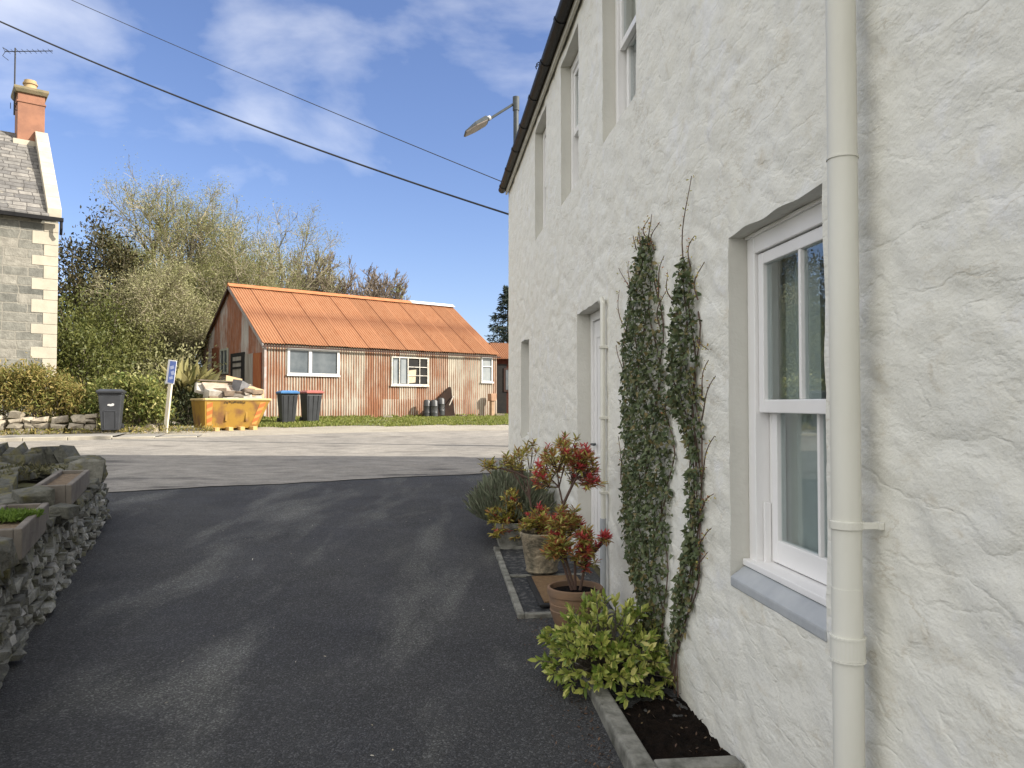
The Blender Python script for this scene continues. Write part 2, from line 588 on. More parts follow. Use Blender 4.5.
M['stem_red'] = pm('pieris_stem', (0.12, 0.07, 0.055), (0.09, 0.06, 0.045), 20, 0.8)
M['dark_wood'] = pm('dark_wood', (0.055, 0.026, 0.019), (0.032, 0.018, 0.014), 4, 0.85, 0.4, 20, 0.02, stretch=(1, 1, 0.15))
M['black_plastic'] = pm('dark_grey_plastic', (0.045, 0.048, 0.054), (0.036, 0.038, 0.043), 5, 0.42, 0.1, 50, 0.002, spec=0.5)
M['rubber'] = pm('black_rubber', (0.015, 0.015, 0.015), (0.02, 0.02, 0.02), 5, 0.8)
M['blue_plastic'] = pm('blue_lid', (0.07, 0.19, 0.40), (0.055, 0.155, 0.34), 6, 0.4)
M['red_plastic'] = pm('red_lid', (0.38, 0.12, 0.10), (0.31, 0.10, 0.085), 6, 0.45)
M['white'] = pm('white_paint', (0.62, 0.61, 0.60), (0.54, 0.53, 0.52), 4, 0.55)
M['steel'] = pm('galvanised_steel', (0.075, 0.085, 0.09), (0.055, 0.065, 0.07), 12, 0.55, metallic=0.0, spec=.3)
M['cable'] = pm('black_cable', (0.02, 0.02, 0.022), (0.03, 0.03, 0.03), 4, 0.6)
M['soil'] = pm('dark_compost', (0.017, 0.012, 0.009), (0.007, 0.0055, 0.0045), 25, 1.0, 1.0, 60, 0.03, spec=.08)

# ------------------------------------------------------------------ the ground
def axis(parts):
    out = []
    for a, b_, st in parts:
        out += list(np.arange(a, b_ - 1e-6, st))
    out.append(parts[-1][1])
    return out


def sheet(name, xs, ys, zf, mat, parent=None, smooth=True):
    V = [(x, y, zf(x, y)) for y in ys for x in xs]
    nx = len(xs)
    Q = [(j * nx + i, j * nx + i + 1, (j + 1) * nx + i + 1, (j + 1) * nx + i) for j in range(len(ys) - 1) for i in range(nx - 1)]
    return link_mesh(name, fast_mesh(name, V, Q), mat, parent, smooth)


gxs = axis([(-900, -100, 100), (-100, -30, 10), (-30, 20, 0.5), (20, 100, 10), (100, 900, 100)])
gys = axis([(-900, -100, 100), (-100, -10, 10), (-10, 46, 0.5), (46, 120, 6), (120, 900, 60)])
tag(sheet('ground', gxs, gys, gz, M['soil_ground']), kind='structure')


def edge_sheet(name, rows, mat, dz, ncross=24):
    """rows: list of (near point xy, far point xy); surface follows the ground"""
    V = []; Q = []
    for (a, b_) in rows:
        for i in range(ncross + 1):
            t = i / ncross
            x = a[0] + (b_[0] - a[0]) * t; y = a[1] + (b_[1] - a[1]) * t
            V.append((x, y, gz(x, y) + dz))
    n = ncross + 1
    for j in range(len(rows) - 1):
        for i in range(ncross):
            Q.append((j * n + i, j * n + i + 1, (j + 1) * n + i + 1, (j + 1) * n + i))
    o = link_mesh(name, fast_mesh(name, V, Q), mat, None, True)
    return tag(o, kind='structure')


# house line (foot of the wall) used by several things
YAW = R(6.2)
D_WALL = 1.314
NRM = Vector((math.cos(YAW), math.sin(YAW), 0))
ALG = Vector((-math.sin(YAW), math.cos(YAW), 0))


def house_pt(u, v, off=0.0):
    d = ray(u, v)
    o_ = Vector((0, 0, CAMZ))
    k = (D_WALL + off - o_.dot(NRM)) / d.dot(NRM)
    p = o_ + d * k
    return p.dot(ALG), p.z


def HW(t, off=0.0, z=0.0):
    p = NRM * (D_WALL + off) + ALG * t
    return Vector((p.x, p.y, z))


def lerp_x(pts, x):
    return float(np.interp(x, [p[0] for p in pts], [p[1] for p in pts]))


# driveway: from behind the camera up to the road
near_edge = [(-40, -2.2), (-9, 9.25), (-5.5, 10.56), (-0.5, 12.4), (6, 14.6), (40, 26)]
far_edge = [(-40, 10.8), (-12, 17.4), (-7.75, 18.5), (-4, 19.9), (6, 22.2), (40, 30)]
# the driveway runs under the road edge
rows = []
for y in np.arange(-8, 13.2, 0.25):
    xl = -8 if y < 0 else (-3.4 - y * 0.36)
    xr = HW(y, 0.1).x
    rows.append(((xl, y), (xr, y)))
edge_sheet('driveway', rows, M['asphalt'], 0.012, 40)
rows = [((x, lerp_x(near_edge, x) + .10 * noise.noise(Vector((x * .8, 0, 0))) + .07 * noise.noise(Vector((x * 3.1, 5, 0)))), (x, lerp_x(far_edge, x))) for x in np.arange(-40, 40, 0.16)]
edge_sheet('road', rows, M['road'], 0.022, 40)
# gravel forecourt in front of the shed
rows = [((x, lerp_x(far_edge, x) - 0.3), (x, 27 + max(0, (x + 8.7)) * 0.8)) for x in np.arange(-11.5, 16, 0.4)]
edge_sheet('forecourt', rows, M['gravel'], 0.014, 40)

# pavement and kerb on the far side of the road, left part
mb = MB(); mk = MB()
kx = list(np.arange(-40, -7.3, 0.9))
for i in range(len(kx) - 1):
    x0, x1 = kx[i], kx[i + 1]
    def fz(x): return lerp_x(far_edge, x)
    drop = 0.085 if x1 < -9 else 0.05 if x1 < -8.1 else 0.03
    g = 0.006
    a = Vector((x0 + g, fz(x0), 0)); b_ = Vector((x1 - g, fz(x1), 0))
    tdir = (b_ - a).normalized(); back = Vector((-tdir.y, tdir.x, 0)) * 0.15
    za, zb = gz(a.x, a.y) + 0.02, gz(b_.x, b_.y) + 0.02
    q = [(a.x, a.y, za - .05), (b_.x, b_.y, zb - .05), (b_.x + back.x, b_.y + back.y, zb - .05), (a.x + back.x, a.y + back.y, za - .05)]
    qt = [(p[0], p[1], p[2] + .05 + drop) for p in q]
    mk.loft(q, qt)
    b2 = back * (1.5 / 0.15)
    a2 = a + back; b3 = b_ + back
    f_ = [(x0, a2.y, za + drop - .006), (x1, b3.y, zb + drop - .006), (x1 + b2.x, b3.y + b2.y, zb + drop + .02), (x0 + b2.x, a2.y + b2.y, za + drop + .02)]
    mb.quad(*f_)
tag(mb.build('pavement', M['pave']), kind='structure')
tag(mk.build('kerb', M['kerb'], bevel=0.012), kind='structure')

# ------------------------------------------------------------------ white house
house = empty('white_house', HW(0), YAW)
tag(house, 'white painted rubble stone house with sash windows and black gutter along the drive', 'house')
EAVE = 5.19
T_END = 12.62
T_START = -4.0


def opening(u0, v0, u1, vb, ub, zt=None, zb=None):
    """u0,v0 far top corner; u1 near edge; (ub,vb) far bottom corner"""
    t1, z1 = house_pt(u0, v0)
    t0, _ = house_pt(u1, v0)
    _, z0 = house_pt(ub, vb)
    return [t0, t1, zb if zb is not None else z0, zt if zt is not None else z1]


OP = {
    'w1': opening(728, 237, 823, 577, 732),
    'door': opening(577, 314, 604, 0, 577, zb=0.16),
    'w2': opening(521, 343, 529, 0, 521, zb=1.12),
    'u1': opening(602.5, 100, 636, 141, 602.5, zt=EAVE - 0.2),
    'u2': opening(561, 150, 578.5, 206, 561, zt=EAVE - 0.2),
    'u3': opening(535, 200, 546, 241, 535, zt=EAVE - 0.2),
}
print('OPENINGS', {k_: [round(x, 2) for x in v_] for k_, v_ in OP.items()})


def wall_lines(parts, snaps, tol):
    a = np.array(axis(parts))
    for s_ in snaps:
        i = int(np.argmin(np.abs(a - s_)))
        a[i] = s_
    return np.unique(a)


tl = wall_lines([(-4, 0.8, .16), (0.8, 3.7, .022), (3.7, 7, .036), (7, T_END, .06)], [o_[i] for o_ in OP.values() for i in (0, 1)], 0)
zl = wall_lines([(-0.2, 0.6, .05), (0.6, 3.2, .027), (3.2, EAVE + .12, .04)], [o_[i] for o_ in OP.values() for i in (2, 3)], 0)


def wall_disp(t, z):
    # squared rubble under many coats of paint
    wob = 0.25 * noise.noise(Vector((t * 1.7, z * 1.7, 3.3)))
    p = Vector((t / 0.52 + wob, (z + 0.12 * wob) / 0.30, 0.5))
    d, _ = noise.voronoi(p)
    e = min((d[1] - d[0]) * 3.6, 1.0)
    e = e * e * (3 - 2 * e)
    h = 0.011 * (e - 1) * (0.35 + 0.65 * max(0.0, 0.5 + noise.noise(Vector((t * 0.9, z * 0.9, 21)))))
    h += 0.0045 * noise.noise(Vector((t * 1.9, z * 2.4, 7)))
    n = noise.noise(Vector((t * 4.0 + z * 1.5, z * 7.0 - t * 1.6, 1.7)))
    h += 0.0045 * (1 - min(abs(n) * 3.5, 1.0))
    h += 0.0028 * noise.fractal(Vector((t * 11, z * 14, 0.3)), 0.8, 2.1, 3)
    return h


nT, nZ = len(tl), len(zl)
W = np.zeros((nT, nZ, 3))
for i, t in enumerate(tl):
    for j, z in enumerate(zl):
        dd = 1.0
        jt = jz = 0.0
        for (a0, a1, b0, b1) in OP.values():
            ex = max(a0 - t, t - a1, 0); ez = max(b0 - z, z - b1, 0)
            dist = max(ex, ez) if not (ex and ez) else math.hypot(ex, ez)
            if dist < 0.10: dd = min(dd, 0.35 + 6.5 * dist)
            if dist < 0.05:
                w_ = 1 - dist / 0.05
                jt += 0.012 * w_ * noise.noise(Vector((z * 3.2, t, 9)))
                jz += 0.020 * w_ * noise.noise(Vector((t * 4.2, z, 4))) if z > b1 - .06 else 0.0
        W[i, j] = (-wall_disp(t, z) * dd, t + jt, z + jz)
V = W.reshape(-1, 3)
Q = []
inside = np.zeros((nT - 1, nZ - 1), bool)
for (a0, a1, b0, b1) in OP.values():
    for i in range(nT - 1):
        tm = (tl[i] + tl[i + 1]) / 2
        if a0 < tm < a1:
            for j in range(nZ - 1):
                zm = (zl[j] + zl[j + 1]) / 2
                if b0 < zm < b1: inside[i, j] = True
for i in range(nT - 1):
    for j in range(nZ - 1):
        if not inside[i, j]:
            Q.append((i * nZ + j, i * nZ + j + 1, (i + 1) * nZ + j + 1, (i + 1) * nZ + j))
link_mesh('wall', fast_mesh('wall', V, Q), M['house_wall'], house, 'all')
# reveals: strips from the rough wall edge to the frame plane
DEP = {'w1': .16, 'door': .20, 'w2': .18, 'u1': .16, 'u2': .16, 'u3': .16}
mr = MB()
for key, (a0, a1, b0, b1) in OP.items():
    dep = DEP[key]
    i0, i1 = int(np.argmin(abs(tl - a0))), int(np.argmin(abs(tl - a1)))
    j0, j1 = int(np.argmin(abs(zl - b0))), int(np.argmin(abs(zl - b1)))
    loops = [[(i0, j) for j in range(j0, j1 + 1)], [(i, j1) for i in range(i0, i1 + 1)],
             [(i1, j) for j in range(j1, j0 - 1, -1)], [(i, j0) for i in range(i1, i0 - 1, -1)]]
    for lp in loops:
        for (p, q) in zip(lp[:-1], lp[1:]):
            A, B = W[p], W[q]
            Ai = (dep, tl[p[0]], zl[p[1]]); Bi = (dep, tl[q[0]], zl[q[1]])
            Am = ((A[0] + dep) / 2 , (A[1] + Ai[1]) / 2, (A[2] + Ai[2]) / 2)
            Bm = ((B[0] + dep) / 2 , (B[1] + Bi[1]) / 2, (B[2] + Bi[2]) / 2)
            mr.quad(A, B, Bm, Am); mr.quad(Am, Bm, Bi, Ai)
mr.build('reveal', M['reveal'], house, smooth=False)
# other walls (gables and rear) and the roof
DEPTH_H = 6.6
RIDGE = EAVE + 2.55
mb = MB()
mb.quad((0.0, T_END, -.2), (DEPTH_H, T_END, -.2), (DEPTH_H, T_END, EAVE), (0.0, T_END, EAVE))
mb.add([(0, T_END, EAVE), (DEPTH_H, T_END, EAVE), (DEPTH_H / 2, T_END, RIDGE)], [(0, 1, 2)])
mb.quad((0, T_START, -.2), (DEPTH_H, T_START, -.2), (DEPTH_H, T_START, EAVE), (0, T_START, EAVE))
mb.add([(0, T_START, EAVE), (DEPTH_H, T_START, EAVE), (DEPTH_H / 2, T_START, RIDGE)], [(0, 1, 2)])
mb.quad((DEPTH_H, T_START, -.2), (DEPTH_H, T_END, -.2), (DEPTH_H, T_END, EAVE), (DEPTH_H, T_START, EAVE))
mb.build('gable_wall', M['house_wall'], house)
M['slate_dark'] = mat_coursed('roof_slates', (0.08, 0.08, 0.085), (0.11, 0.11, 0.115), (0.14, 0.135, 0.13), (0.04, 0.04, 0.04), 0.3, 0.14, 0.008)
mb = MB()
oh = 0.10; sl = (RIDGE - EAVE) / (DEPTH_H / 2)
for sgn in (0, 1):
    def X(x): return x if sgn == 0 else DEPTH_H - x
    q = [(X(-oh), T_START - .1, EAVE + .12 - oh * sl), (X(-oh), T_END + .06, EAVE + .12 - oh * sl), (X(DEPTH_H / 2), T_END + .06, RIDGE + .12), (X(DEPTH_H / 2), T_START - .1, RIDGE + .12)]
    mb.loft([(p[0], p[1], p[2] - .1) for p in q], q)
mb.build('roof', M['slate_dark'], house)
mb = MB(); mb.box(-.05, -.022, T_START, T_END + .02, EAVE - .11, EAVE + .06)
mb.build('fascia', M['fascia'], house)
# half round gutter
mb = MB()
gr = 0.062; gcx = -0.098; gcz = EAVE + 0.0
ys = list(np.arange(T_START, T_END + .1, 0.35)); ys[-1] = T_END + .12
prof = [(gcx + gr * math.cos(a), gcz + gr * math.sin(a)) for a in np.linspace(math.pi, 2 * math.pi, 11)]
prof2 = [(gcx + (gr - .006) * math.cos(a), gcz + (gr - .006) * math.sin(a)) for a in np.linspace(2 * math.pi, math.pi, 11)]
pf = prof + prof2
n = len(pf)
vs = [(x, y, z) for y in (ys[0], ys[-1]) for (x, z) in pf]
mb.add(vs, [(i, (i + 1) % n, n + (i + 1) % n, n + i) for i in range(n)] + [tuple(range(n)), tuple(range(n, 2 * n))])
# end cap
mb.add([(x, T_END + .121, z) for (x, z) in prof], [tuple(range(11))])
gut = mb.build('gutter', M['gutter'], house)
for y in list(np.arange(T_END - .12, 3, -.92)):
    m2_ = MB()
    wd = 0.05 if int(y * 10) % 3 else 0.03
    pr = [(gcx + (gr + .006) * math.cos(a), gcz + (gr + .006) * math.sin(a)) for a in np.linspace(math.pi * .97, 2.03 * math.pi, 11)]
    pi_ = [(gcx + (gr + .0005) * math.cos(a), gcz + (gr + .0005) * math.sin(a)) for a in np.linspace(2.03 * math.pi, math.pi * .97, 11)]
    pp = pr + pi_; n = len(pp)
    m2_.add([(x, yy, z) for yy in (y - wd, y + wd) for (x, z) in pp], [(i, (i + 1) % n, n + (i + 1) % n, n + i) for i in range(n)] + [tuple(range(n)), tuple(range(n, 2 * n))])
    m2_.box(gcx + gr, -.05, y - .015, y + .015, gcz - .03, gcz + .01)
    m2_.build('gutter_bracket', M['gutter'], gut)
for y in (8.05, 6.3):
    m2_ = MB()
    for k_ in (-.03, .03):
        m2_.tube([(gcx - gr - .012, y + k_, gcz + .0), (gcx - gr - .02, y + k_, gcz + .03), (gcx - gr + .0, y + k_, gcz + .05), (gcx, y + k_, gcz + .04)], .006, 6)
    m2_.build('gutter_clip', M['gutter'], gut)


def curtain(mb, x, t0, t1, z0, z1, amp=0.02, per=0.11, seed=0):
    n = int((t1 - t0) / 0.012)
    vs = []
    for k_ in range(n + 1):
        t = t0 + (t1 - t0) * k_ / n
        xx = x + amp * math.sin(2 * math.pi * t / per + 1.2 * math.sin(t * 9 + seed)) + .3 * amp * math.sin(t * 140 + seed)
        vs += [(xx, t, z0), (xx + .004 * math.sin(t * 30), t, z1)]
    mb.add(vs, [(2 * k_, 2 * k_ + 2, 2 * k_ + 3, 2 * k_ + 1) for k_ in range(n)])


def sash_window(key, face, bar=True, cas=0.075, curt=(0.0, 0.45, 0.55, 1.0), upper_share=0.5, detail=True, lift=0.0):
    a0, a1, b0, b1 = OP[key]
    win = empty('window'); win.parent = house
    f = MB()
    x0, x1 = face, face + .11
    zt = b1 - .012
    # box frame: jambs, head, sub sill
    f.box(x0, x1, a0 + .003, a0 + cas, b0 + .03, zt)
    f.box(x0, x1, a1 - cas, a1 - .003, b0 + .03, zt)
    f.box(x0 + .002, x1, a0 + cas, a1 - cas, zt - cas * 1.0, zt)
    if detail:
        f.box(x0 - .012, x0 + .03, a0 + .003, a1 - .003, zt - .004, zt + .012)
    f.build('frame', M['upvc'], win, bevel=0.004)
    s = MB()
    sx = -.004 if detail else .03
    xb_ = face - .02
    s.loft([(sx, a0 + .004, b0 - .04), (xb_, a0 + .004, b0 - .04), (xb_, a1 - .004, b0 - .04), (sx, a1 - .004, b0 - .04)],
           [(sx, a0 + .004, b0 + .002), (xb_, a0 + .004, b0 + .05), (xb_, a1 - .004, b0 + .05), (sx, a1 - .004, b0 + .002)])
    s.build('stone_sill', M['sill'] if detail else M['reveal'], win, bevel=0.008)
    s = MB()
    s.box(face - .032, face + .11, a0 + .004, a1 - .004, b0 + .05, b0 + .078)
    s.build('timber_sill', M['upvc'], win, bevel=0.005)
    zm = b0 + (b1 - b0) * upper_share
    i0, i1 = a0 + cas + .004, a1 - cas - .004
    st = .048
    tm = (i0 + i1) / 2 - (.035 if detail else 0)

    def sash(name, xx, zz0, zz1, bot, top, t0, t1):
        m_ = MB()
        m_.box(xx, xx + .042, t0, t0 + st, zz0, zz1)
        m_.box(xx, xx + .042, t1 - st, t1, zz0, zz1)
        m_.box(xx + .001, xx + .041, t0 + st, t1 - st, zz0, zz0 + bot)
        m_.box(xx + .001, xx + .041, t0 + st, t1 - st, zz1 - top, zz1)
        if bar:
            tb = tm if name == 'upper_sash' else tm - .045
            m_.box(xx + .002, xx + .036, tb - .0095, tb + .0095, zz0 + bot, zz1 - top)
        m_.build(name, M['upvc'], win, bevel=0.004)
        g = MB()
        g.box(xx + .018, xx + .022, t0 + st - .004, t1 - st + .004, zz0 + bot - .004, zz1 - top + .004)
        g.build('pane', M['glass'], win)

    sash('upper_sash', face + .016, zm - .03, zt - cas - .004, .055, .05, i0, i1)
    lo = b0 + .082 + lift
    sash('lower_sash', face + .062, lo, zm + .02, .095, .045, i0 + .02, i1 - .02)
    if detail:
        for tt in (i0, i1 - .02):      # parting beads and jamb liners below the upper sash
            m_ = MB()
            m_.box(face + .062, face + .10, tt, tt + .02, b0 + .05, zm)
            m_.build('jamb_liner', M['upvc'], win, bevel=.003)
            m_ = MB(); m_.box(face + .03, face + .060, tt + .002, tt + .018, b0 + .05, b0 + .33)
            m_.build('sash_stop', M['upvc'], win, bevel=.003)
    c = MB()
    L = i1 - i0
    curtain(c, face + .15, i0 - .15 + curt[0] * L, i0 + curt[1] * L, b0, b1, seed=1)
    curtain(c, face + .15, i0 + curt[2] * L, i0 + .15 + curt[3] * L, b0, b1, seed=4)
    c.build('curtain', M['curtain'], win, smooth=True)
    return win


sash_window('w1', .085, curt=(0, .53, .53, 1.0))
sash_window('u1', .10, bar=False, detail=False, curt=(0, .25, .80, 1.0))
sash_window('u2', .10, bar=False, detail=False, curt=(0, .3, .7, 1.0))
sash_window('u3', .10, bar=False, detail=False, curt=(0, .3, .7, 1.0))
sash_window('w2', .12, bar=False, detail=False, curt=(0, .3, .7, 1.0))

# front door: white panelled, recessed
a0, a1, b0, b1 = OP['door']
door = empty('front_door'); door.parent = house
f = MB()
f.box(.12, .19, a0 + .003, a0 + .07, b0, b1 - .004)
f.box(.12, .19, a1 - .07, a1 - .003, b0, b1 - .004)
f.box(.121, .189, a0 + .07, a1 - .07, b1 - .075, b1 - .004)
f.build('door_frame', M['upvc'], door, bevel=.004)
f = MB()
f.box(.140, .18, a0 + .074, a1 - .074, b0 + .04, b1 - .08)
f.build('door_leaf', M['upvc'], door, bevel=.006)
f = MB()
L0, L1 = a0 + .16, a1 - .16
for (z0, z1) in ((b0 + .18, b0 + .85), (b0 + .98, b1 - .2)):
    f.box(.132, .139, L0, L0 + .03, z0, z1); f.box(.132, .139, L1 - .03, L1, z0, z1)
    f.box(.133, .139, L0 + .03, L1 - .03, z0, z0 + .03); f.box(.133, .139, L0 + .03, L1 - .03, z1 - .03, z1)
f.build('panel_moulding', M['upvc'], door, bevel=.003)
f = MB(); f.tube([(.14, a1 - .12, 1.25), (.10, a1 - .12, 1.25), (.10, a1 - .24, 1.25)], .01, 8)
f.build('door_handle', M['steel'], door, smooth=True)
f = MB(); f.box(-.02, .2, a0 + .004, a1 - .004, b0 - .1, b0)
f.build('threshold', M['concrete'], door, bevel=.01)

# big drainpipe
tp, _ = house_pt(845, 400, -.085)
dp = MB(); px = -.085
pr_ = .0435
dp.tube([(px, tp, -.1), (px, tp, 1.06)], pr_, 28)
dp.tube([(px, tp, 1.06), (px, tp, EAVE - .25), (px - .01, tp, EAVE - .12), (gcx, tp, EAVE - .05)], pr_ * .97, 28)
dpo = dp.build('drainpipe', M['pipe'], house, smooth=True)
_, zc = house_pt(845, 646, -.085)
c = MB()
c.tube([(px, tp, zc - .03), (px, tp, zc + .03)], pr_ + .0055, 28)
c.tube([(px, tp, zc + .0305), (px, tp, zc + .036)], pr_ + .0075, 28)
c.tube([(px, tp, zc - .036), (px, tp, zc - .0305)], pr_ + .0075, 28)
c.build('pipe_collar', M['pipe'], dpo)
_, zb_ = house_pt(845, 524, -.085)
c = MB()
c.tube([(px, tp, zb_ - .012), (px, tp, zb_ + .012)], pr_ + .005, 28)
c.obox((px + .06, tp - .035, zb_), (.045, 0, 0), (0, .004, 0), (0, 0, .010))
c.box(-.012, .004, tp - .05, tp - .02, zb_ - .011, zb_ + .011)
c.build('pipe_bracket', M['pipe'], dpo, bevel=.002)
_, zj = house_pt(845, 157, -.085)
c = MB(); c.tube([(px, tp, zj - .003), (px, tp, zj + .003)], pr_ + .0022, 28)
c.build('pipe_joint', M['pipe'], dpo)
# loop of thin cable tied at the pipe
c = MB()
pts = []
for a in np.linspace(0.2, 1.55 * math.pi, 14):
    pts.append((px + .03, tp + .075 + .04 * math.cos(a), zc - .01 + .045 * math.sin(a)))
pts = [(px + .03, tp + .02, zc + .045)] + pts + [(px + .02, tp + .02, zc - .03)]
c.tube(pts, .0024, 6)
c.build('cable_loop', M['pipe'], dpo, smooth=True)

# thin pipe beside the door
td, zd = house_pt(603, 300, -.03)
c = MB()
c.tube([(-.0, td + .10, zd - .02), (-.03, td + .09, zd), (-.034, td + .03, zd + .012), (-.034, td, zd - .02), (-.034, td, .75)], .019, 12)
wp = c.build('waste_pipe', M['pipe'], house, smooth=True)
c = MB(); c.tube([(-.034, td, .76), (-.034, td, .1)], .023, 12)
c.build('lower_pipe', M['sill'], wp, smooth=True)
for z in (zd - .35, 1.5, .95):
    c = MB(); c.box(-.058, .01, td - .028, td + .028, z - .01, z + .01)
    c.build('pipe_clip', M['pipe'], wp, bevel=.002)

# ------------------------------------------------------------------ foliage tools
OVAL = [(0, 0, 0), (.3, .2, .05), (.68, .2, .05), (1, 0, -.05), (.68, -.2, .05), (.3, -.2, .05)]
LANCE = [(0, 0, 0), (.3, .11, .03), (.65, .11, .02), (1, 0, -.1), (.65, -.11, .02), (.3, -.11, .03)]
IVY = [(0, 0, 0), (-.08, .42, .02), (.45, .30, .04), (1, 0, -.08), (.45, -.30, .04), (-.08, -.42, .02)]
BLADE = [(0, 0, 0), (.35, .03, .02), (.7, .025, -.02), (1, 0, -.12), (.7, -.025, -.02), (.35, -.03, .02)]


def unit(a):
    return a / np.maximum(np.linalg.norm(a, axis=1, keepdims=True), 1e-9)


def leaf_obj(name, mat, P, size, rng, parent=None, shape=OVAL, axis_dir=None, axis_rand=1.0, nrm_dir=None, nrm_rand=1.0, svar=0.4):
    P = np.asarray(P, float)
    N = len(P)
    A = rng.normal(size=(N, 3)) * axis_rand
    if axis_dir is not None: A = A + np.asarray(axis_dir)
    A = unit(A)
    B = rng.normal(size=(N, 3)) * nrm_rand
    if nrm_dir is not None: B = B + np.asarray(nrm_dir)
    B = unit(B - A * np.sum(A * B, 1, keepdims=True))
    C = np.cross(B, A)
    S = size * (1 + svar * (rng.random(N) * 2 - 1))
    if hasattr(size, '__len__'): S = np.asarray(size)
    T = np.array(shape)
    V = P[:, None, :] + S[:, None, None] * (T[None, :, 0:1] * A[:, None, :] + T[None, :, 1:2] * C[:, None, :] + T[None, :, 2:3] * B[:, None, :])
    base = (np.arange(N) * 6)[:, None]
    Q = np.concatenate([base + np.array([[0, 1, 2, 3]]), base + np.array([[0, 3, 4, 5]])], 0)
    return link_mesh(name, fast_mesh(name, V.reshape(-1, 3), Q), mat, parent)


def tubes_obj(name, mat, segs, parent=None, sides=4):
    """segs: array rows p0(3) p1(3) r0 r1"""
    S = np.asarray(segs, float)
    P0, P1 = S[:, 0:3], S[:, 3:6]
    d = unit(P1 - P0)
    ref = np.where(np.abs(d[:, 2:3]) < .9, np.array([[0, 0, 1.]]), np.array([[1., 0, 0]]))
    a = unit(np.cross(d, ref)); b = np.cross(d, a)
    ang = np.arange(sides) * 2 * math.pi / sides
    ring = np.cos(ang)[None, :, None] * a[:, None, :] + np.sin(ang)[None, :, None] * b[:, None, :]
    V = np.concatenate([P0[:, None, :] + ring * S[:, 6][:, None, None], P1[:, None, :] + ring * S[:, 7][:, None, None]], 1)
    N = len(S)
    base = (np.arange(N) * 2 * sides)[:, None]
    Q = []
    for k in range(sides):
        k2 = (k + 1) % sides
        Q.append(base + np.array([[k, k2, sides + k2, sides + k]]))
    return link_mesh(name, fast_mesh(name, V.reshape(-1, 3), np.concatenate(Q, 0)), mat, parent, True)


def grow(rng, p, d, length, r, lvl, cfg, segs, tips):
    """recursive branching; cfg: list per level (children, length ratio, angle, up pull, wiggle)"""
    nch, ratio, ang, up, wig = cfg[lvl]
    steps = 5 if lvl == 0 else 4 if lvl < len(cfg) - 1 else 3
    nodes = [(p, d, r)]
    for i in range(steps):
        d = (d + Vector((rng.gauss(0, wig), rng.gauss(0, wig), rng.gauss(0, wig) + up))).normalized()
        q = p + d * (length / steps)
        r2 = max(r * (1 - 0.75 / steps), 0.25 * r)
        segs.append((*p, *q, r, r2))
        p, r = q, r2
        nodes.append((p, d, r))
    if lvl == len(cfg) - 1:
        tips.append((nodes[1][0], d)); tips.append((nodes[-2][0], d)); tips.append((p, d))
        return
    for c in range(nch):
        t = rng.uniform(0.22, 1.0) if lvl else rng.uniform(0.18, 1.0)
        k = min(int(t * steps), steps - 1)
        fr = t * steps - k
        a, b_ = nodes[k], nodes[k + 1]
        pp = a[0].lerp(b_[0], min(fr, 1))
        side = Vector((rng.gauss(0, 1), rng.gauss(0, 1), rng.gauss(0, .5)))
        side = (side - a[1] * side.dot(a[1])).normalized()
        th = ang * rng.uniform(.7, 1.3)
        nd = (a[1] * math.cos(th) + side * math.sin(th)).normalized()
        grow(rng, pp, nd, length * ratio * rng.uniform(.7, 1.15) * (1.15 - .45 * t), max(a[2] * .55, .004), lvl + 1, cfg, segs, tips)


def tree(name, label, loc, height, seed, cfg, bark, twig, leaf=None, leaf_size=.07, per_tip=3, leaf_spread=.15, r=None, stems=1, group=None, lean=0.0, cat='tree', split_lvl=True, min_r=0.006, leaf_shape=OVAL, stem_len=.55, stem_spread=.22, wide=.9):
    rng = random.Random(seed); nr = np.random.default_rng(seed)
    root = empty(name, loc)
    tag(root, label, cat, group)
    segs = []; tips = []
    for s_ in range(stems):
        a = rng.uniform(0, 6.28)
        sp = stem_spread if stems > 1 else .05
        d = Vector((math.cos(a) * sp + lean, math.sin(a) * sp, 1)).normalized()
        off = Vector((math.cos(a), math.sin(a), 0)) * (.12 * height / 8 if stems > 1 else 0)
        grow(rng, off - Vector((0, 0, .3)), d, height * stem_len * rng.uniform(.85, 1.1), r or height * .018, 0, cfg, segs, tips)
    S = np.array(segs)
    kz = height / max(S[:, 5].max(), .1)
    kx = kz * wide
    for c_ in (0, 3, 1, 4): S[:, c_] *= kx
    for c_ in (2, 5): S[:, c_] *= kz
    tips = [(Vector((q[0].x * kx, q[0].y * kx, q[0].z * kz)), q[1]) for q in tips]
    S[:, 6:8] = np.maximum(S[:, 6:8], min_r * .6)
    thick = S[:, 6] > height * .004 + .006
    if thick.any(): tubes_obj('trunk', bark, S[thick], root, 6)
    crown = tubes_obj('crown', twig, S[~thick], root, 3)
    if leaf is not None:
        T = np.array([list(t[0]) for t in tips]); Dv = np.array([list(t[1]) for t in tips])
        T = np.repeat(T, per_tip, 0); Dv = np.repeat(Dv, per_tip, 0)
        T = T + nr.normal(size=T.shape) * leaf_spread
        leaf_obj('foliage', leaf, T, leaf_size, nr, crown, leaf_shape, Dv, .8)
    return root


def clump_points(nr, n_clumps, per, radii, spread, shell=.55, low=-.2):
    """leaf positions gathered in clumps through an ellipsoid"""
    C = []
    while len(C) < n_clumps:
        v = nr.normal(size=3); v /= np.linalg.norm(v)
        rr = (shell + (1 - shell) * nr.random()) ** 1.0
        p = v * rr
        if p[2] < low: continue
        # uneven outline
        p *= 1 + .28 * noise.noise(Vector(p * 2.2 + n_clumps * .01))
        C.append(p)
    C = np.array(C) * np.array(radii)
    out = np.repeat(C, per, 0)
    return out + nr.normal(size=out.shape) * spread, C


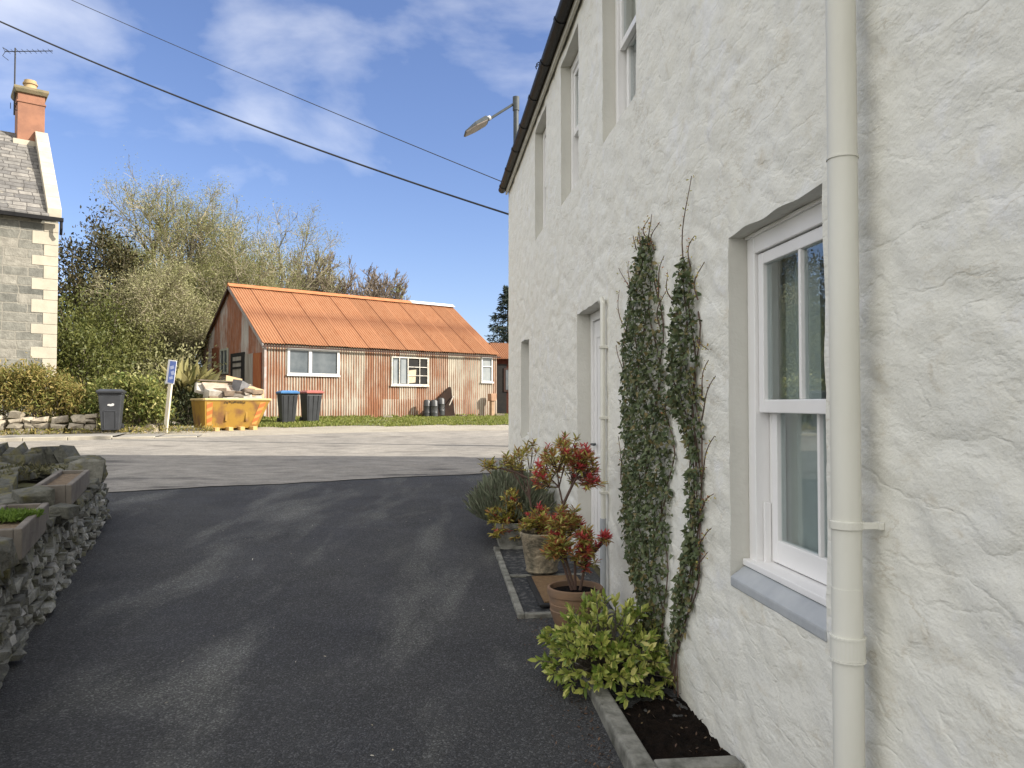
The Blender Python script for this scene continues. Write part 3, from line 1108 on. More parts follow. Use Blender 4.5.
def bush(name, label, loc, radii, seed, mat, leaf_size, n_clumps, per, spread, stem_mat, cat='shrub', group=None, shape=OVAL, shell=.5, low=-.35, core=None, axis_dir=None, rz=0, stem=True, up_off=None):
    nr = np.random.default_rng(seed)
    root = empty(name, loc, rz)
    tag(root, label, cat, group)
    P, C = clump_points(nr, n_clumps, per, radii, spread, shell, low)
    h0 = radii[2] * (0.75 if up_off is None else up_off)
    P[:, 2] += h0; C = C.copy(); C[:, 2] += h0
    P = P[P[:, 2] > .0]
    ax = P - np.array([0, 0, h0 * .3])
    ax = unit(ax) * .7 if axis_dir is None else np.asarray(axis_dir)
    leaf_obj('foliage', mat, P, leaf_size, nr, root, shape, ax, .7)
    if stem:
        segs = []
        for c in C[::max(1, len(C) // 60)]:
            b0 = np.array([c[0] * .12, c[1] * .12, -.05]); mid = b0 * .45 + c * .55 + nr.normal(size=3) * .05 * radii[2]
            rr = .012 + .012 * radii[2]
            segs.append((*b0, *mid, rr, rr * .6)); segs.append((*mid, *c, rr * .6, rr * .25))
        tubes_obj('stems', stem_mat, segs, root, 4)
    return root


# leaf materials
L = {}
L['catkin'] = leaf_mat('catkin_leaf', [(0.254, 0.26, 0.102), (0.32, 0.326, 0.145), (0.207, 0.224, 0.085), (0.376, 0.367, 0.178)], .4)
L['olive'] = leaf_mat('olive_leaf', [(0.179, 0.184, 0.064), (0.244, 0.245, 0.093), (0.141, 0.148, 0.055), (0.282, 0.281, 0.119)], .4)
L['tan'] = leaf_mat('tan_bud', [(0.301, 0.281, 0.145), (0.357, 0.347, 0.187), (0.235, 0.23, 0.111), (0.329, 0.326, 0.153)], .35)
L['green'] = leaf_mat('yellowish_green_leaf', [(0.085, 0.10, 0.025), (0.14, 0.15, 0.04), (0.06, 0.075, 0.02), (0.19, 0.19, 0.055)], .35)
L['dark'] = leaf_mat('dark_evergreen_leaf', [(0.028, 0.039, 0.015), (0.05, 0.055, 0.022), (0.022, 0.031, 0.013), (0.077, 0.066, 0.028)], .2)
L['brown_ever'] = leaf_mat('bronze_evergreen_leaf', [(0.06, 0.05, 0.022), (0.05, 0.052, 0.02), (0.09, 0.07, 0.032), (0.032, 0.034, 0.014)], .25)
L['conifer'] = leaf_mat('conifer_needles', [(0.022, 0.036, 0.028), (0.035, 0.05, 0.035), (0.018, 0.03, 0.022)], .15)
L['heath'] = leaf_mat('heath_leaf', [(0.27, 0.216, 0.068), (0.351, 0.27, 0.095), (0.203, 0.203, 0.054), (0.162, 0.176, 0.047)], .35)
L['variegated'] = leaf_mat('variegated_leaf', [(0.11, 0.154, 0.033), (0.33, 0.319, 0.099), (0.077, 0.11, 0.028), (0.242, 0.264, 0.077), (0.44, 0.396, 0.165)], .35)
L['strap'] = leaf_mat('strap_leaf', [(0.28, 0.26, 0.10), (0.36, 0.32, 0.15), (0.20, 0.21, 0.07)], .35)
L['grass'] = leaf_mat('verge_grass', [(0.14, 0.18, 0.03), (0.20, 0.23, 0.05), (0.27, 0.26, 0.09), (0.11, 0.15, 0.025), (0.24, 0.25, 0.06)], .4)
L['ivy'] = leaf_mat('ivy_leaf', [(0.069, 0.095, 0.041), (0.115, 0.145, 0.064), (0.05, 0.073, 0.03), (0.173, 0.195, 0.094), (0.082, 0.11, 0.051), (0.23, 0.181, 0.075)], .15, .5, .25)
L['skimmia'] = leaf_mat('yellow_green_leaf', [(0.162, 0.244, 0.043), (0.276, 0.356, 0.071), (0.583, 0.583, 0.156), (0.13, 0.194, 0.036), (0.389, 0.454, 0.1), (0.745, 0.68, 0.255)], .25, .35, .5)
L['pieris_green'] = leaf_mat('pieris_leaf', [(0.229, 0.25, 0.052), (0.416, 0.395, 0.094), (0.624, 0.541, 0.166), (0.333, 0.166, 0.062), (0.541, 0.208, 0.083)], .3, .4, .45)
L['pieris_yellow'] = leaf_mat('pieris_yellow_leaf', [(0.254, 0.271, 0.054), (0.49, 0.435, 0.09), (0.653, 0.562, 0.164), (0.399, 0.181, 0.073), (0.181, 0.217, 0.045)], .3, .4, .45)
L['pieris_red'] = leaf_mat('pieris_red_leaf', [(0.667, 0.071, 0.091), (0.527, 0.061, 0.071), (0.75, 0.143, 0.143), (0.421, 0.081, 0.061)], .3, .4, .45)
L['lavender'] = leaf_mat('lavender_leaf', [(0.17, 0.196, 0.128), (0.255, 0.272, 0.187), (0.128, 0.153, 0.093), (0.221, 0.204, 0.153)], .2)
L['sedum'] = leaf_mat('sedum_leaf', [(0.12, 0.20, 0.03), (0.18, 0.27, 0.05), (0.08, 0.14, 0.02)], .35)
L['moss'] = leaf_mat('moss_leaf', [(0.084, 0.084, 0.036), (0.132, 0.12, 0.06), (0.06, 0.066, 0.03)], .2)

# ------------------------------------------------------------------ rusty shed
SH0 = Vector((-8.74, 27.2, 0))
SH_A = math.atan2(.627, .779)
SHX = Vector((math.cos(SH_A), math.sin(SH_A), 0)); SHY = Vector((-math.sin(SH_A), math.cos(SH_A), 0))
SHZ = 0.98
shed = empty('corrugated_shed', (SH0.x, SH0.y, SHZ), SH_A)
tag(shed, 'long rusty corrugated iron shed with orange roof and patchy white walls', 'shed')


def shed_pt(u, v, off=0.0):
    d = ray(u, v); o_ = Vector((0, 0, CAMZ))
    k = (SH0 + SHY * off - o_).dot(SHY) / d.dot(SHY)
    p = o_ + d * k
    return (p - SH0).dot(SHX), p.z - SHZ


def gable_pt(u, v):
    d = ray(u, v); o_ = Vector((0, 0, CAMZ))
    k = (SH0 - o_).dot(SHX) / d.dot(SHX)
    p = o_ + d * k
    return (p - SH0).dot(SHY), p.z - SHZ


SL = 10.37; SW = 7.1; SEAVE = 2.76; SAPEX = 5.17
M['shed_wall'] = mat_rust_sheet('worn_white_corrugated', (0.42, 0.38, 0.31), (0.32, 0.29, 0.24), (0.17, 0.068, 0.038), (0.25, 0.125, 0.07), -0.86, 0.07)
M['shed_gable'] = mat_rust_sheet('rusty_gable_sheet', (0.46, 0.43, 0.40), (0.34, 0.32, 0.30), (0.32, 0.135, 0.075), (0.20, 0.09, 0.055), -0.86, 0.0)
M['shed_low'] = mat_rust_sheet('rust_red_low_sheet', (0.55, 0.48, 0.36), (0.42, 0.36, 0.28), (0.27, 0.07, 0.035), (0.36, 0.15, 0.06), -0.86, 0.0)


def mat_roof_rust():
    m, nt, b, out = new_mat('orange_rust_roof')
    k = NT(nt)
    a = k.n('ShaderNodeAttribute', attribute_name='wear')
    s = k.n('ShaderNodeSeparateColor'); k.l(a.outputs['Color'], s.inputs[0])
    v = k.coord()
    c = k.ramp(k.noise(k.coord((3, 1, 1)), 1.6, 7, 0.65), [(0.25, (0.27, 0.115, 0.055)), (0.55, (0.33, 0.16, 0.085)), (0.75, (0.23, 0.10, 0.05))])
    c = k.mix(1.0, c, k.ramp(s.outputs[0], [(0.0, 0.92), (1.0, 1.05)]), 'MULTIPLY')
    c = k.mix(k.math('MULTIPLY', s.outputs[2], 0.55), c, (0.17, 0.065, 0.035))
    c = k.mix(k.ramp(k.noise(v, 3.5, 8, 0.7), [(0.62, 0.0), (0.7, 0.5)]), c, (0.22, 0.08, 0.04))
    k.l(c, b.inputs['Base Color'])
    b.inputs['Roughness'].default_value = 0.88
    b.inputs['Specular IOR Level'].default_value = 0.15
    return m


M['shed_roof'] = mat_roof_rust()


def corrugated(name, mat, parent, org, U, Vd, Nn, width, rows, pitch=.105, amp=.02, sheetw=.78, seed=0, holes=(), top=None, lap=0.006, laprow=None):
    """sheet of corrugated iron; rows = list of v positions; holes in (u0,u1,v0,v1); top(u) trims the height"""
    rng = random.Random(seed)
    org, U, Vd, Nn = Vector(org), Vector(U), Vector(Vd), Vector(Nn)
    per = 8
    n = int(width / pitch * per)
    us = list(np.linspace(0, width, n + 1))
    for h in holes:
        for e in (h[0], h[1]):
            i = int(np.argmin([abs(x - e) for x in us])); us[i] = e
    us = sorted(us)
    vals = [rng.random() for _ in range(int(width / sheetw) + 3)]
    vals2 = [rng.random() for _ in range(int(width / sheetw) + 3)]
    V = []; colr = []
    for u in us:
        sh = int(u / sheetw); fr = (u / sheetw) - sh
        ph = math.sin(2 * math.pi * u / pitch)
        base_off = (sh % 2) * lap
        for j, vv in enumerate(rows):
            v2 = vv
            if top is not None: v2 = vv * top(u) / rows[-1]
            lower = 1 if (laprow is not None and vv < laprow - .001) else 0
            p = org + U * u + Vd * v2 + Nn * (amp * ph + base_off + lower * .008)
            V.append(p)
            edge = max(0, 1 - fr * sheetw / .035)
            if laprow is not None and abs(vv - laprow) < .03: edge = max(edge, .8)
            colr.append(((vals2 if lower else vals)[sh], .5 + .5 * ph, edge, 1))
    nr_ = len(rows)
    Q = []
    for i in range(len(us) - 1):
        um = (us[i] + us[i + 1]) / 2
        for j in range(nr_ - 1):
            vm = (rows[j] + rows[j + 1]) / 2
            if any(h[0] < um < h[1] and h[2] < vm < h[3] for h in holes): continue
            Q.append((i * nr_ + j, (i + 1) * nr_ + j, (i + 1) * nr_ + j + 1, i * nr_ + j + 1))
    me = fast_mesh(name, [tuple(p) for p in V], Q)
    ca = me.color_attributes.new('wear', 'FLOAT_COLOR', 'POINT')
    ca.data.foreach_set('color', np.array(colr, dtype=np.float32).ravel())
    return link_mesh(name, me, mat, parent, 'all')


wa = [*shed_pt(287, 375), *shed_pt(339, 346)]
wb = [*shed_pt(391, 385), *shed_pt(428, 358)]
wc = [*shed_pt(481, 382), *shed_pt(492, 357)]
wins = []
for q in (wa, wb, wc):
    wins.append((q[0], q[2], q[1], min(q[3], SEAVE - .10)))
print('SHEDWIN', [[round(x, 2) for x in w_] for w_ in wins])
hz = sorted({0.0, .45, .80, .83, SEAVE} | {x for w_ in wins for x in (w_[2], w_[3])} | {1.9})
corrugated('front_wall', M['shed_wall'], shed, (0, 0, 0), (1, 0, 0), (0, 0, 1), (0, -1, 0), SL, hz, seed=3, holes=wins, laprow=.83, amp=.016)


def gtop(y):
    return SEAVE + (SAPEX - SEAVE) * (1 - abs(y - SW / 2) / (SW / 2))


gw = [*gable_pt(221, 376), *gable_pt(229, 348)]
gb = [*gable_pt(233, 378), *gable_pt(244, 354)]
rows_g = list(np.linspace(0, 1, 14))
corrugated('gable_wall', M['shed_gable'], shed, (0, SW, 0), (0, -1, 0), (0, 0, 1), (-1, 0, 0), SW, rows_g, seed=8, top=lambda u: gtop(SW - u), amp=.016)
mb = MB()
mb.quad((SL, 0, 0), (SL, SW, 0), (SL, SW, SEAVE), (SL, 0, SEAVE)); mb.add([(SL, 0, SEAVE), (SL, SW, SEAVE), (SL, SW / 2, SAPEX)], [(0, 1, 2)])
mb.quad((0, SW, 0), (SL, SW, 0), (SL, SW, SEAVE), (0, SW, SEAVE))
mb.build('rear_wall', M['shed_gable'], shed)
# roof
ro = .12
sv = Vector((0, SW / 2, SAPEX - SEAVE)).normalized()
slen = math.hypot(SW / 2, SAPEX - SEAVE)
nn = Vector((0, -sv.z, sv.y))
rr = [0, slen * .33, slen * .66, slen * .52, slen * .525, slen + ro]
rr = sorted(rr)
o0 = Vector((-.14, 0, SEAVE + .085)) - sv * ro
corrugated('roof', M['shed_roof'], shed, o0, (1, 0, 0), sv, nn, SL + .22, rr, seed=5, amp=.018, sheetw=.84, lap=.012, laprow=slen * .525)
sv2 = Vector((0, -sv.y, sv.z)); nn2 = Vector((0, sv.z, sv.y))
o1 = Vector((-.14, SW, SEAVE + .085)) - sv2 * ro
corrugated('roof', M['shed_roof'], shed, o1, (1, 0, 0), sv2, nn2, SL + .22, rr, seed=6, amp=.018, sheetw=.84, lap=.012)
mb = MB()
xw = 8.1
for (x0, x1) in ((-.15, xw),):
    mb.loft([(x0, SW / 2 - .2, SAPEX + .03), (x1, SW / 2 - .2, SAPEX + .03), (x1, SW / 2, SAPEX + .165), (x0, SW / 2, SAPEX + .165)],
            [(x0, SW / 2 + .2, SAPEX + .03), (x1, SW / 2 + .2, SAPEX + .03), (x1, SW / 2 + .02, SAPEX + .18), (x0, SW / 2 + .02, SAPEX + .18)])
mb.build('ridge_cap', pm('rust_ridge', (0.45, 0.17, 0.07), (0.36, 0.13, 0.05), 4, .85), shed)
mb = MB()
mb.loft([(xw, SW / 2 - .2, SAPEX + .05), (SL + .1, SW / 2 - .2, SAPEX + .05), (SL + .1, SW / 2, SAPEX + .18), (xw, SW / 2, SAPEX + .18)],
        [(xw, SW / 2 + .2, SAPEX + .05), (SL + .1, SW / 2 + .2, SAPEX + .05), (SL + .1, SW / 2 + .02, SAPEX + .195), (xw, SW / 2 + .02, SAPEX + .195)])
mb.build('ridge_cap', M['white'], shed)
# eave gutter and barge boards
mb = MB(); mb.box(-.12, SL + .08, -.175, -.12, SEAVE - .12, SEAVE - .065)
mb.build('gutter', M['dark_wood'], shed)
for sgn in (0, 1):
    mb = MB()
    def YY(y): return y if sgn == 0 else SW - y
    a = Vector((-.15, YY(-.14), SEAVE - .16)); b_ = Vector((-.15, YY(SW / 2), SAPEX - .06))
    mb.loft([a, b_, b_ + Vector((0, 0, .13)), a + Vector((0, 0, .13))], [p + Vector((.035, 0, 0)) for p in (a, b_, b_ + Vector((0, 0, .13)), a + Vector((0, 0, .13)))])
    mb.build('barge_board', M['dark_wood'] if sgn else pm('grey_barge_paint', (0.34, 0.32, 0.31), (0.25, 0.2, 0.18), 5, .8), shed)
mb = MB(); mb.box(-.05, .03, -.05, .03, 0, SEAVE - .05); mb.build('corner_trim', pm('grey_corner_paint', (0.40, 0.37, 0.36), (0.3, 0.2, 0.16), 4, .8), shed)
M['dusty_glass'] = pm('dusty_pane', (0.07, 0.085, 0.095), (0.12, 0.135, 0.145), 2.5, 0.12, spec=0.6)
M['pale_glass'] = pm('pale_dusty_pane', (0.19, 0.215, 0.23), (0.27, 0.285, 0.285), 2.5, 0.15, spec=0.6)
M['black_gap'] = pm('black_opening', (0.012, 0.012, 0.013), (0.02, 0.018, 0.016), 4, .9)


def shed_window(w_, style):
    x0, x1, z0, z1 = w_
    fr = MB(); fw = .085 if style == 'double' else .05
    y0, y1 = -.05, .06
    fr.box(x0, x0 + fw, y0, y1, z0, z1); fr.box(x1 - fw, x1, y0, y1, z0, z1)
    fr.box(x0 + fw, x1 - fw, y0 + .002, y1, z1 - fw, z1); fr.box(x0 + fw, x1 - fw, y0 + .002, y1, z0, z0 + fw)
    if style == 'double':
        xm = x0 + (x1 - x0) * .43
        fr.box(xm - .06, xm + .06, y0 + .004, y1, z0 + fw, z1 - fw)
        fr.box(x0 - .03, x1 + .03, y0 - .03, y0 - .001, z0 - .03, z0 + .03)
        splits = [(x0 + fw, xm - .06, z0 + fw, z1 - fw, 'dusty_glass'), (xm + .06, x1 - fw, z0 + fw, z1 - fw, 'dusty_glass')]
    elif style == 'grid':
        splits = []
        xa = x0 + (x1 - x0) * .44
        splits.append((x0 + fw, xa - .02, z0 + fw, z1 - fw, 'dusty_glass'))
        fr.box(xa - .02, xa + .02, y0 + .004, y1, z0 + fw, z1 - fw)
        for k_ in (1,):
            xx = xa + (x1 - fw - xa) * .6
            fr.box(xx - .014, xx + .014, y0 + .006, y1, z0 + fw, z1 - fw)
        for k_ in (1, 2):
            zz = z0 + fw + (z1 - z0 - 2 * fw) * k_ / 3
            fr.box(xa + .02, x1 - fw, y0 + .008, y1, zz - .014, zz + .014)
        fr.box(x0 + fw + .3, x0 + fw + .33, y0 + .006, y1, z0 + fw, z1 - fw)
        fr.box(x0 - .04, x1 + .02, y0 - .04, y0 - .001, z0 - .05, z0 + .02)
        splits.append((xa + .02, x1 - fw, z0 + fw, z1 - fw, 'black_gap'))
    else:
        zz = z0 + (z1 - z0) * .62
        fr.box(x0 + fw, x1 - fw, y0 + .004, y1, zz - .015, zz + .015)
        fr.box(x0 - .04, x1 + .04, y0 - .04, y0 - .001, z0 - .05, z0 + .02)
        splits = [(x0 + fw, x1 - fw, z0 + fw, z1 - fw, 'pale_glass')]
    win = fr.build('window', M['white'] if style != 'grid' else pm('flaking_white', (0.62, 0.60, 0.56), (0.42, 0.38, 0.32), 9, .7), shed)
    for (a, b_, c_, d_, mm) in splits:
        p = MB(); p.box(a - .003, b_ + .003, .0, .008, c_ - .003, d_ + .003)
        p.build('pane', M[mm], win)
    if style == 'grid':       # papers and boards seen inside the glass
        p = MB(); p.obox(((x0 * .44 + x1 * .56), -.012, z0 + .36), (.17, 0, .02), (0, .004, 0), (.02, 0, .26))
        p.build('inner_board', pm('bare_board', (0.50, 0.42, 0.30), (0.40, 0.33, 0.24), 6, .8), win)
        p = MB(); p.box(x0 + fw + .05, x0 + fw + .22, -.012, -.004, z0 + fw, z1 - fw - .1)
        p.box(x0 + fw + .40, x0 + fw + .62, -.012, -.004, z0 + fw + .02, z1 - fw - .06)
        p.build('inner_blind', M['pale_glass'], win)
    return win


shed_window(wins[0], 'double'); shed_window(wins[1], 'grid'); shed_window(wins[2], 'small')
# lower gable: boarded door, window, dark doorway
def gbox(mb, y0, y1, z0, z1, d0=-.06, d1=-.024): mb.box(d0, d1, y0, y1, z0, z1)
gy = lambda u: gable_pt(u, 370)[0]
gzv = lambda u, v: gable_pt(u, v)[1]
M['grey_board'] = pm('grey_boards', (0.36, 0.34, 0.31), (0.24, 0.21, 0.18), 5, .85, .4, 20, stretch=(1, 1, .2))
M['rust_board'] = pm('rust_brown_board', (0.22, 0.075, 0.035), (0.14, 0.055, 0.03), 4, .85, stretch=(1, 1, .3))
mb = MB(); gbox(mb, gy(219), gy(213), 0, gzv(216, 348)); mb.build('side_door', M['rust_board'], shed)
mb = MB()
y0, y1 = gy(229), gy(221.5); z0, z1 = gzv(225, 374), gzv(225, 349)
gbox(mb, y0, y0 + .07, z0, z1, -.075); gbox(mb, y1 - .07, y1, z0, z1, -.075); gbox(mb, y0 + .07, y1 - .07, z1 - .07, z1, -.073); gbox(mb, y0 + .07, y1 - .07, z0, z0 + .07, -.073)
ym = (y0 + y1) / 2; gbox(mb, ym - .025, ym + .025, z0 + .07, z1 - .07, -.07)
gwn = mb.build('window', pm('sage_window_paint', (0.42, 0.44, 0.38), (0.34, 0.35, 0.30), 6, .7), shed)
mb = MB(); gbox(mb, y0 + .06, y1 - .06, z0 + .06, z1 - .06, -.05, -.03); mb.build('pane', M['dusty_glass'], gwn)
mb = MB(); gbox(mb, gy(245.5), gy(231.5), 0, gzv(238, 353), -.045); dw = mb.build('doorway', M['black_gap'], shed)
mb = MB(); gbox(mb, gy(242.5), gy(234.5), .2, gzv(238, 357), -.075, -.055); mb.build('inner_door', M['grey_board'], dw)
mb = MB()
for zz in (gzv(238, 362), gzv(238, 368)):
    gbox(mb, gy(243), gy(234), zz - .04, zz + .04, -.09, -.078)
mb.build('door_brace', M['black_gap'], dw)
mb = MB(); gbox(mb, gy(254), gy(246.5), 0, gzv(250, 354), -.07); mb.build('board_panel', M['grey_board'], shed)
mb = MB(); gbox(mb, gy(262), gy(254.3), 0, gzv(258, 353), -.055); mb.build('board_panel', M['shed_low'], shed)

# second shed to the right, further back
b2 = empty('brown_shed', (at(488, 400, 38.5).x, 38.5, 1.02), R(14))
tag(b2, 'dark reddish brown shed with rusty roof beyond the end of the long shed', 'shed')
mb = MB(); mb.box(0.35, 6, 0, 5, 0, 2.95); mb.build('wall', pm('red_brown_board', (0.085, 0.03, 0.02), (0.055, 0.02, 0.015), 5, .95, .4, 20, .02, spec=.1, stretch=(1, 1, .15)), b2)
corrugated('roof', M['shed_roof'], b2, (0, -.25, 2.85), (1, 0, 0), Vector((0, 2.75, 1.0)).normalized(), Vector((0, -1.0, 2.75)).normalized(), 6.3, [0, 1.4, 2.95], seed=11)
mb = MB(); mb.quad((0, 2.5, 3.84), (6.3, 2.5, 3.84), (6.3, 5.2, 2.85), (0, 5.2, 2.85)); mb.build('roof', M['rust_board'], b2)
mb = MB(); mb.box(.36, .95, -.03, -.005, .1, 2.6); mb.build('doorway', M['black_gap'], b2)
mb = MB(); mb.box(.80, 1.1, -.06, -.035, 1.2, 2.4)
w2 = mb.build('window', M['dark_wood'], b2)
mb = MB(); mb.box(.90, 1.04, -.07, -.061, 1.3, 2.3); mb.build('pane', M['dusty_glass'], w2)
mb = MB(); mb.tube([(.1, .3, 2.9), (.1, .3, 3.65)], .07, 10); mb.build('flue', M['rubber'], b2)

# ------------------------------------------------------------------ stone house on the left
NH_A = R(37.5)
nh0 = at(55.5, 400, 23)
NHZ = gz(nh0.x, 23) - .1
nh = empty('stone_house', (nh0.x, nh0.y, NHZ), NH_A)
tag(nh, 'grey stone house with pale quoins, slate roof and red chimney on the left', 'house')
# local x: 0 at the right corner, negative to the left; local y: back
def nh_z(v, Y): return at(0, v, Y).z - NHZ
NE = nh_z(216, 23); NA = NE + 3.35; NW = 4.0; NL = -14
M['rubble'] = mat_coursed('grey_squared_rubble', (0.14, 0.14, 0.125), (0.20, 0.195, 0.17), (0.26, 0.245, 0.21), (0.25, 0.235, 0.20), 0.62, 0.27, 0.018, lichen=(0.28, 0.265, 0.225))
M['slate'] = mat_coursed('grey_slates', (0.135, 0.13, 0.125), (0.18, 0.172, 0.16), (0.235, 0.22, 0.20), (0.07, 0.065, 0.06), 0.34, 0.155, 0.012, lichen=(0.34, 0.31, 0.25))
M['sandstone'] = pm('pale_sandstone', (0.44, 0.40, 0.32), (0.36, 0.325, 0.26), 2.5, .9, .3, 25)
M['red_stone'] = pm('red_sandstone', (0.30, 0.145, 0.09), (0.235, 0.115, 0.075), 3, .9, .3, 25)
M['brown_stone'] = pm('weathered_capstone', (0.24, 0.19, 0.12), (0.17, 0.15, 0.09), 4, .9, .4, 25)
M['clay'] = pm('buff_clay_pot', (0.42, 0.31, 0.16), (0.33, 0.23, 0.13), 5, .8)
mb = MB()
mb.box(NL, 0, 0, 2 * NW, -.5, NE)
mb.add([(0, 0, NE), (0, 2 * NW, NE), (0, NW, NA)], [(0, 1, 2)])
mb.build('wall', M['rubble'], nh)
mb = MB()
z = -.2; i = 0
while z < NE - .28:
    h = .29 + .05 * ((i * 7) % 3)
    h = min(h, NE - .2 - z)
    wl = .66 if i % 2 else .36
    mb.box(-wl, .012, -.014, .36 if i % 2 else .66, z + .004, z + h - .004)
    z += h; i += 1
mb.build('quoin', M['sandstone'], nh, bevel=.008)
mb = MB()
th = .07
mb.loft([(NL, -.22, NE - .12), (-.26, -.22, NE - .12), (-.26, NW, NA + .05), (NL, NW, NA + .05)], [(NL, -.22, NE - .05), (-.26, -.22, NE - .05), (-.26, NW, NA + .12), (NL, NW, NA + .12)])
mb.loft([(NL, 2 * NW + .22, NE - .12), (-.26, 2 * NW + .22, NE - .12), (-.26, NW, NA + .05), (NL, NW, NA + .05)], [(NL, 2 * NW + .22, NE - .05), (-.26, 2 * NW + .22, NE - .05), (-.26, NW, NA + .12), (NL, NW, NA + .12)])
mb.build('roof', M['slate'], nh)
for sgn in (0, 1):
    mb = MB()
    def YY(y): return y if sgn == 0 else 2 * NW - y
    nst = 7
    for k_ in range(nst):
        f0, f1 = k_ / nst + .003, (k_ + 1) / nst - .003
        pa = (YY(-.15 + f0 * (NW - .35)), NE - .10 + f0 * (NA - NE)); pb = (YY(-.15 + f1 * (NW - .35)), NE - .10 + f1 * (NA - NE))
        mb.loft([(-.30, pa[0], pa[1]), (.07, pa[0], pa[1]), (.07, pb[0], pb[1]), (-.30, pb[0], pb[1])], [(-.30, pa[0], pa[1] + .27), (.07, pa[0], pa[1] + .27), (.07, pb[0], pb[1] + .27), (-.30, pb[0], pb[1] + .27)])
    mb.build('skew_coping', M['sandstone'], nh, bevel=.012)
mb = MB(); mb.box(NL, .1, -.32, -.2, NE - .22, NE - .11); gt = mb.build('gutter', M['gutter'], nh)
mb = MB(); mb.tube([(.05, -.26, NE - .2), (.05, -.26, NE - .42), (.05, -.18, NE - .6)], .04, 8); mb.build('downpipe', M['gutter'], gt)
mb = MB()
cy0, cy1 = NW - .48, NW + .48
cz0, cz1 = NA - .35, NA + 1.38
mb.box(-.80, -.02, cy0, cy1, cz0, cz1)
mb.box(-.83, .01, cy0 - .03, cy1 + .03, cz1 - .32, cz1 - .26)
ch = mb.build('chimney', M['red_stone'], nh, bevel=.01)
mb = MB(); mb.loft([(-.86, cy0 - .06, cz1), (.03, cy0 - .06, cz1), (.03, cy1 + .06, cz1), (-.86, cy1 + .06, cz1)], [(-.92, cy0 - .12, cz1 + .1), (.08, cy0 - .12, cz1 + .1), (.08, cy1 + .12, cz1 + .1), (-.92, cy1 + .12, cz1 + .1)])
mb.box(-.92, .08, cy0 - .12, cy1 + .12, cz1 + .1, cz1 + .19)
mb.build('chimney_cap', M['brown_stone'], ch, bevel=.01)
mb = MB(); mb.lathe([(.20, 0), (.215, .1), (.2, .12), (.19, .26), (.225, .28), (.225, .33), (.19, .34), (.185, .42), (.15, .42), (.15, .2)], (-.41, NW, cz1 + .19), 20)
mb.build('chimney_pot', M['clay'], ch, smooth=True)
mb = MB(); mb.box(-.92, -.0, cy0 - .14, cy0 - .001, cz0 - .12, cz0 + .12)
mb.build('flashing', M['sandstone'], ch)
# tv aerial strapped to the stack
apos = nh.matrix_basis @ Vector((0, 0, 0))
aer = empty('tv_aerial', (0, 0, 0), 0)
RzN = Matrix.Rotation(NH_A, 4, 'Z')
al = Vector((nh0.x, nh0.y, NHZ)) + (RzN @ Vector((-.88, NW - .3, cz1 - .45)))
aer.location = al
tag(aer, 'spiky television aerial on a tall mast beside the red chimney', 'aerial')
tH = at(14, 48, al.y).z - al.z
mb = MB(); mb.tube([(0, 0, -.3), (0, 0, tH)], .024, 8); mb.build('mast', M['cable'], aer)
mb = MB()
bd = Vector((1.0, .15, .02)).normalized()
mb.tube([Vector((-.35, 0, tH - .12)), Vector((1.15, .17, tH - .02))], .016, 6)
for k_ in range(9):
    p = Vector((-.25, 0.01, tH - .115)) + Vector((1.4, .165, .09)) * (k_ / 8.5)
    mb.tube([p + Vector((-.02, .16, .0)), p - Vector((-.02, .16, .0))], .008, 5)
for s_ in (-1, 1):
    mb.tube([Vector((-.33, 0, tH - .12)), Vector((-.42, .0, tH - .12 + .14 * s_)), Vector((-.42, .3, tH - .12 + .16 * s_))], .010, 5)
mb.build('antenna', M['cable'], aer)
mb = MB(); mb.tube([(0, 0, .1), (.22, .05, .05)], .018, 6); mb.tube([(0, 0, -.12), (.22, .05, -.15)], .018, 6); mb.tube([(-.1, -.04, .1), (-.1, -.04, -.1)], .012, 6); mb.build('bracket', M['cable'], aer)

# ------------------------------------------------------------------ overhead cables and street lamp
def cable(label, p0, p1, sag, r, name='overhead_cable'):
    p0, p1 = Vector(p0), Vector(p1)
    pts = []
    for i in range(33):
        t = i / 32
        p = p0.lerp(p1, t); p.z -= sag * 4 * t * (1 - t)
        pts.append(p)
    mb = MB(); mb.tube(pts, r, 6)
    return tag(mb.build(name, M['cable'], None, smooth=True), label, 'cable')


e1 = HW(T_END + .03, .12, at(508, 213, 12.5).z)
s1 = at(0, 20, 15.0)
s1x = s1 + (s1 - e1) * .35; s1x.z += .25
cable('thick black overhead cable running to the corner of the white house', s1x, e1, .28, .016)
e2 = at(520, 189, 17); s2 = at(72, -2, 24)
cable('thin overhead wire higher in the sky behind the thick cable', s2 + (s2 - e2) * .3, e2, .1, .010)

lp = at(516, 97, 16.5)
lampz = gz(lp.x, lp.y)
lamp = empty('street_lamp', (lp.x, lp.y, lampz))
tag(lamp, 'grey street lamp with flat head reaching over the gutter of the white house', 'street lamp')
H_ = lp.z - lampz
mb = MB(); mb.tube([(0, 0, 0), (0, 0, 1.2)], .09, 14); mb.tube([(0, 0, 1.2), (0, 0, H_ - .3)], .058, 14)
mb.build('pole', M['steel'], lamp, smooth=True)
mb = MB(); mb.tube([(0, 0, H_ - .30), (0, 0, H_)], .072, 14); mb.build('pole_cap', M['steel'], lamp)
a1p = at(488, 120, 16.3) - lp + Vector((0, 0, H_))
mb = MB(); mb.tube([(0, 0, H_ - .12), a1p], .028, 10); mb.build('arm', M['steel'], lamp, smooth=True)
a2p = at(464, 133, 16.1) - lp + Vector((0, 0, H_))
hd = (a2p - a1p).normalized(); sd = Vector((0.25, 1, .12)); sd = (sd - hd * sd.dot(hd)).normalized(); ud = sd.cross(hd)
if ud.z < 0: ud = -ud
hl = (a2p - a1p).length * 1.02
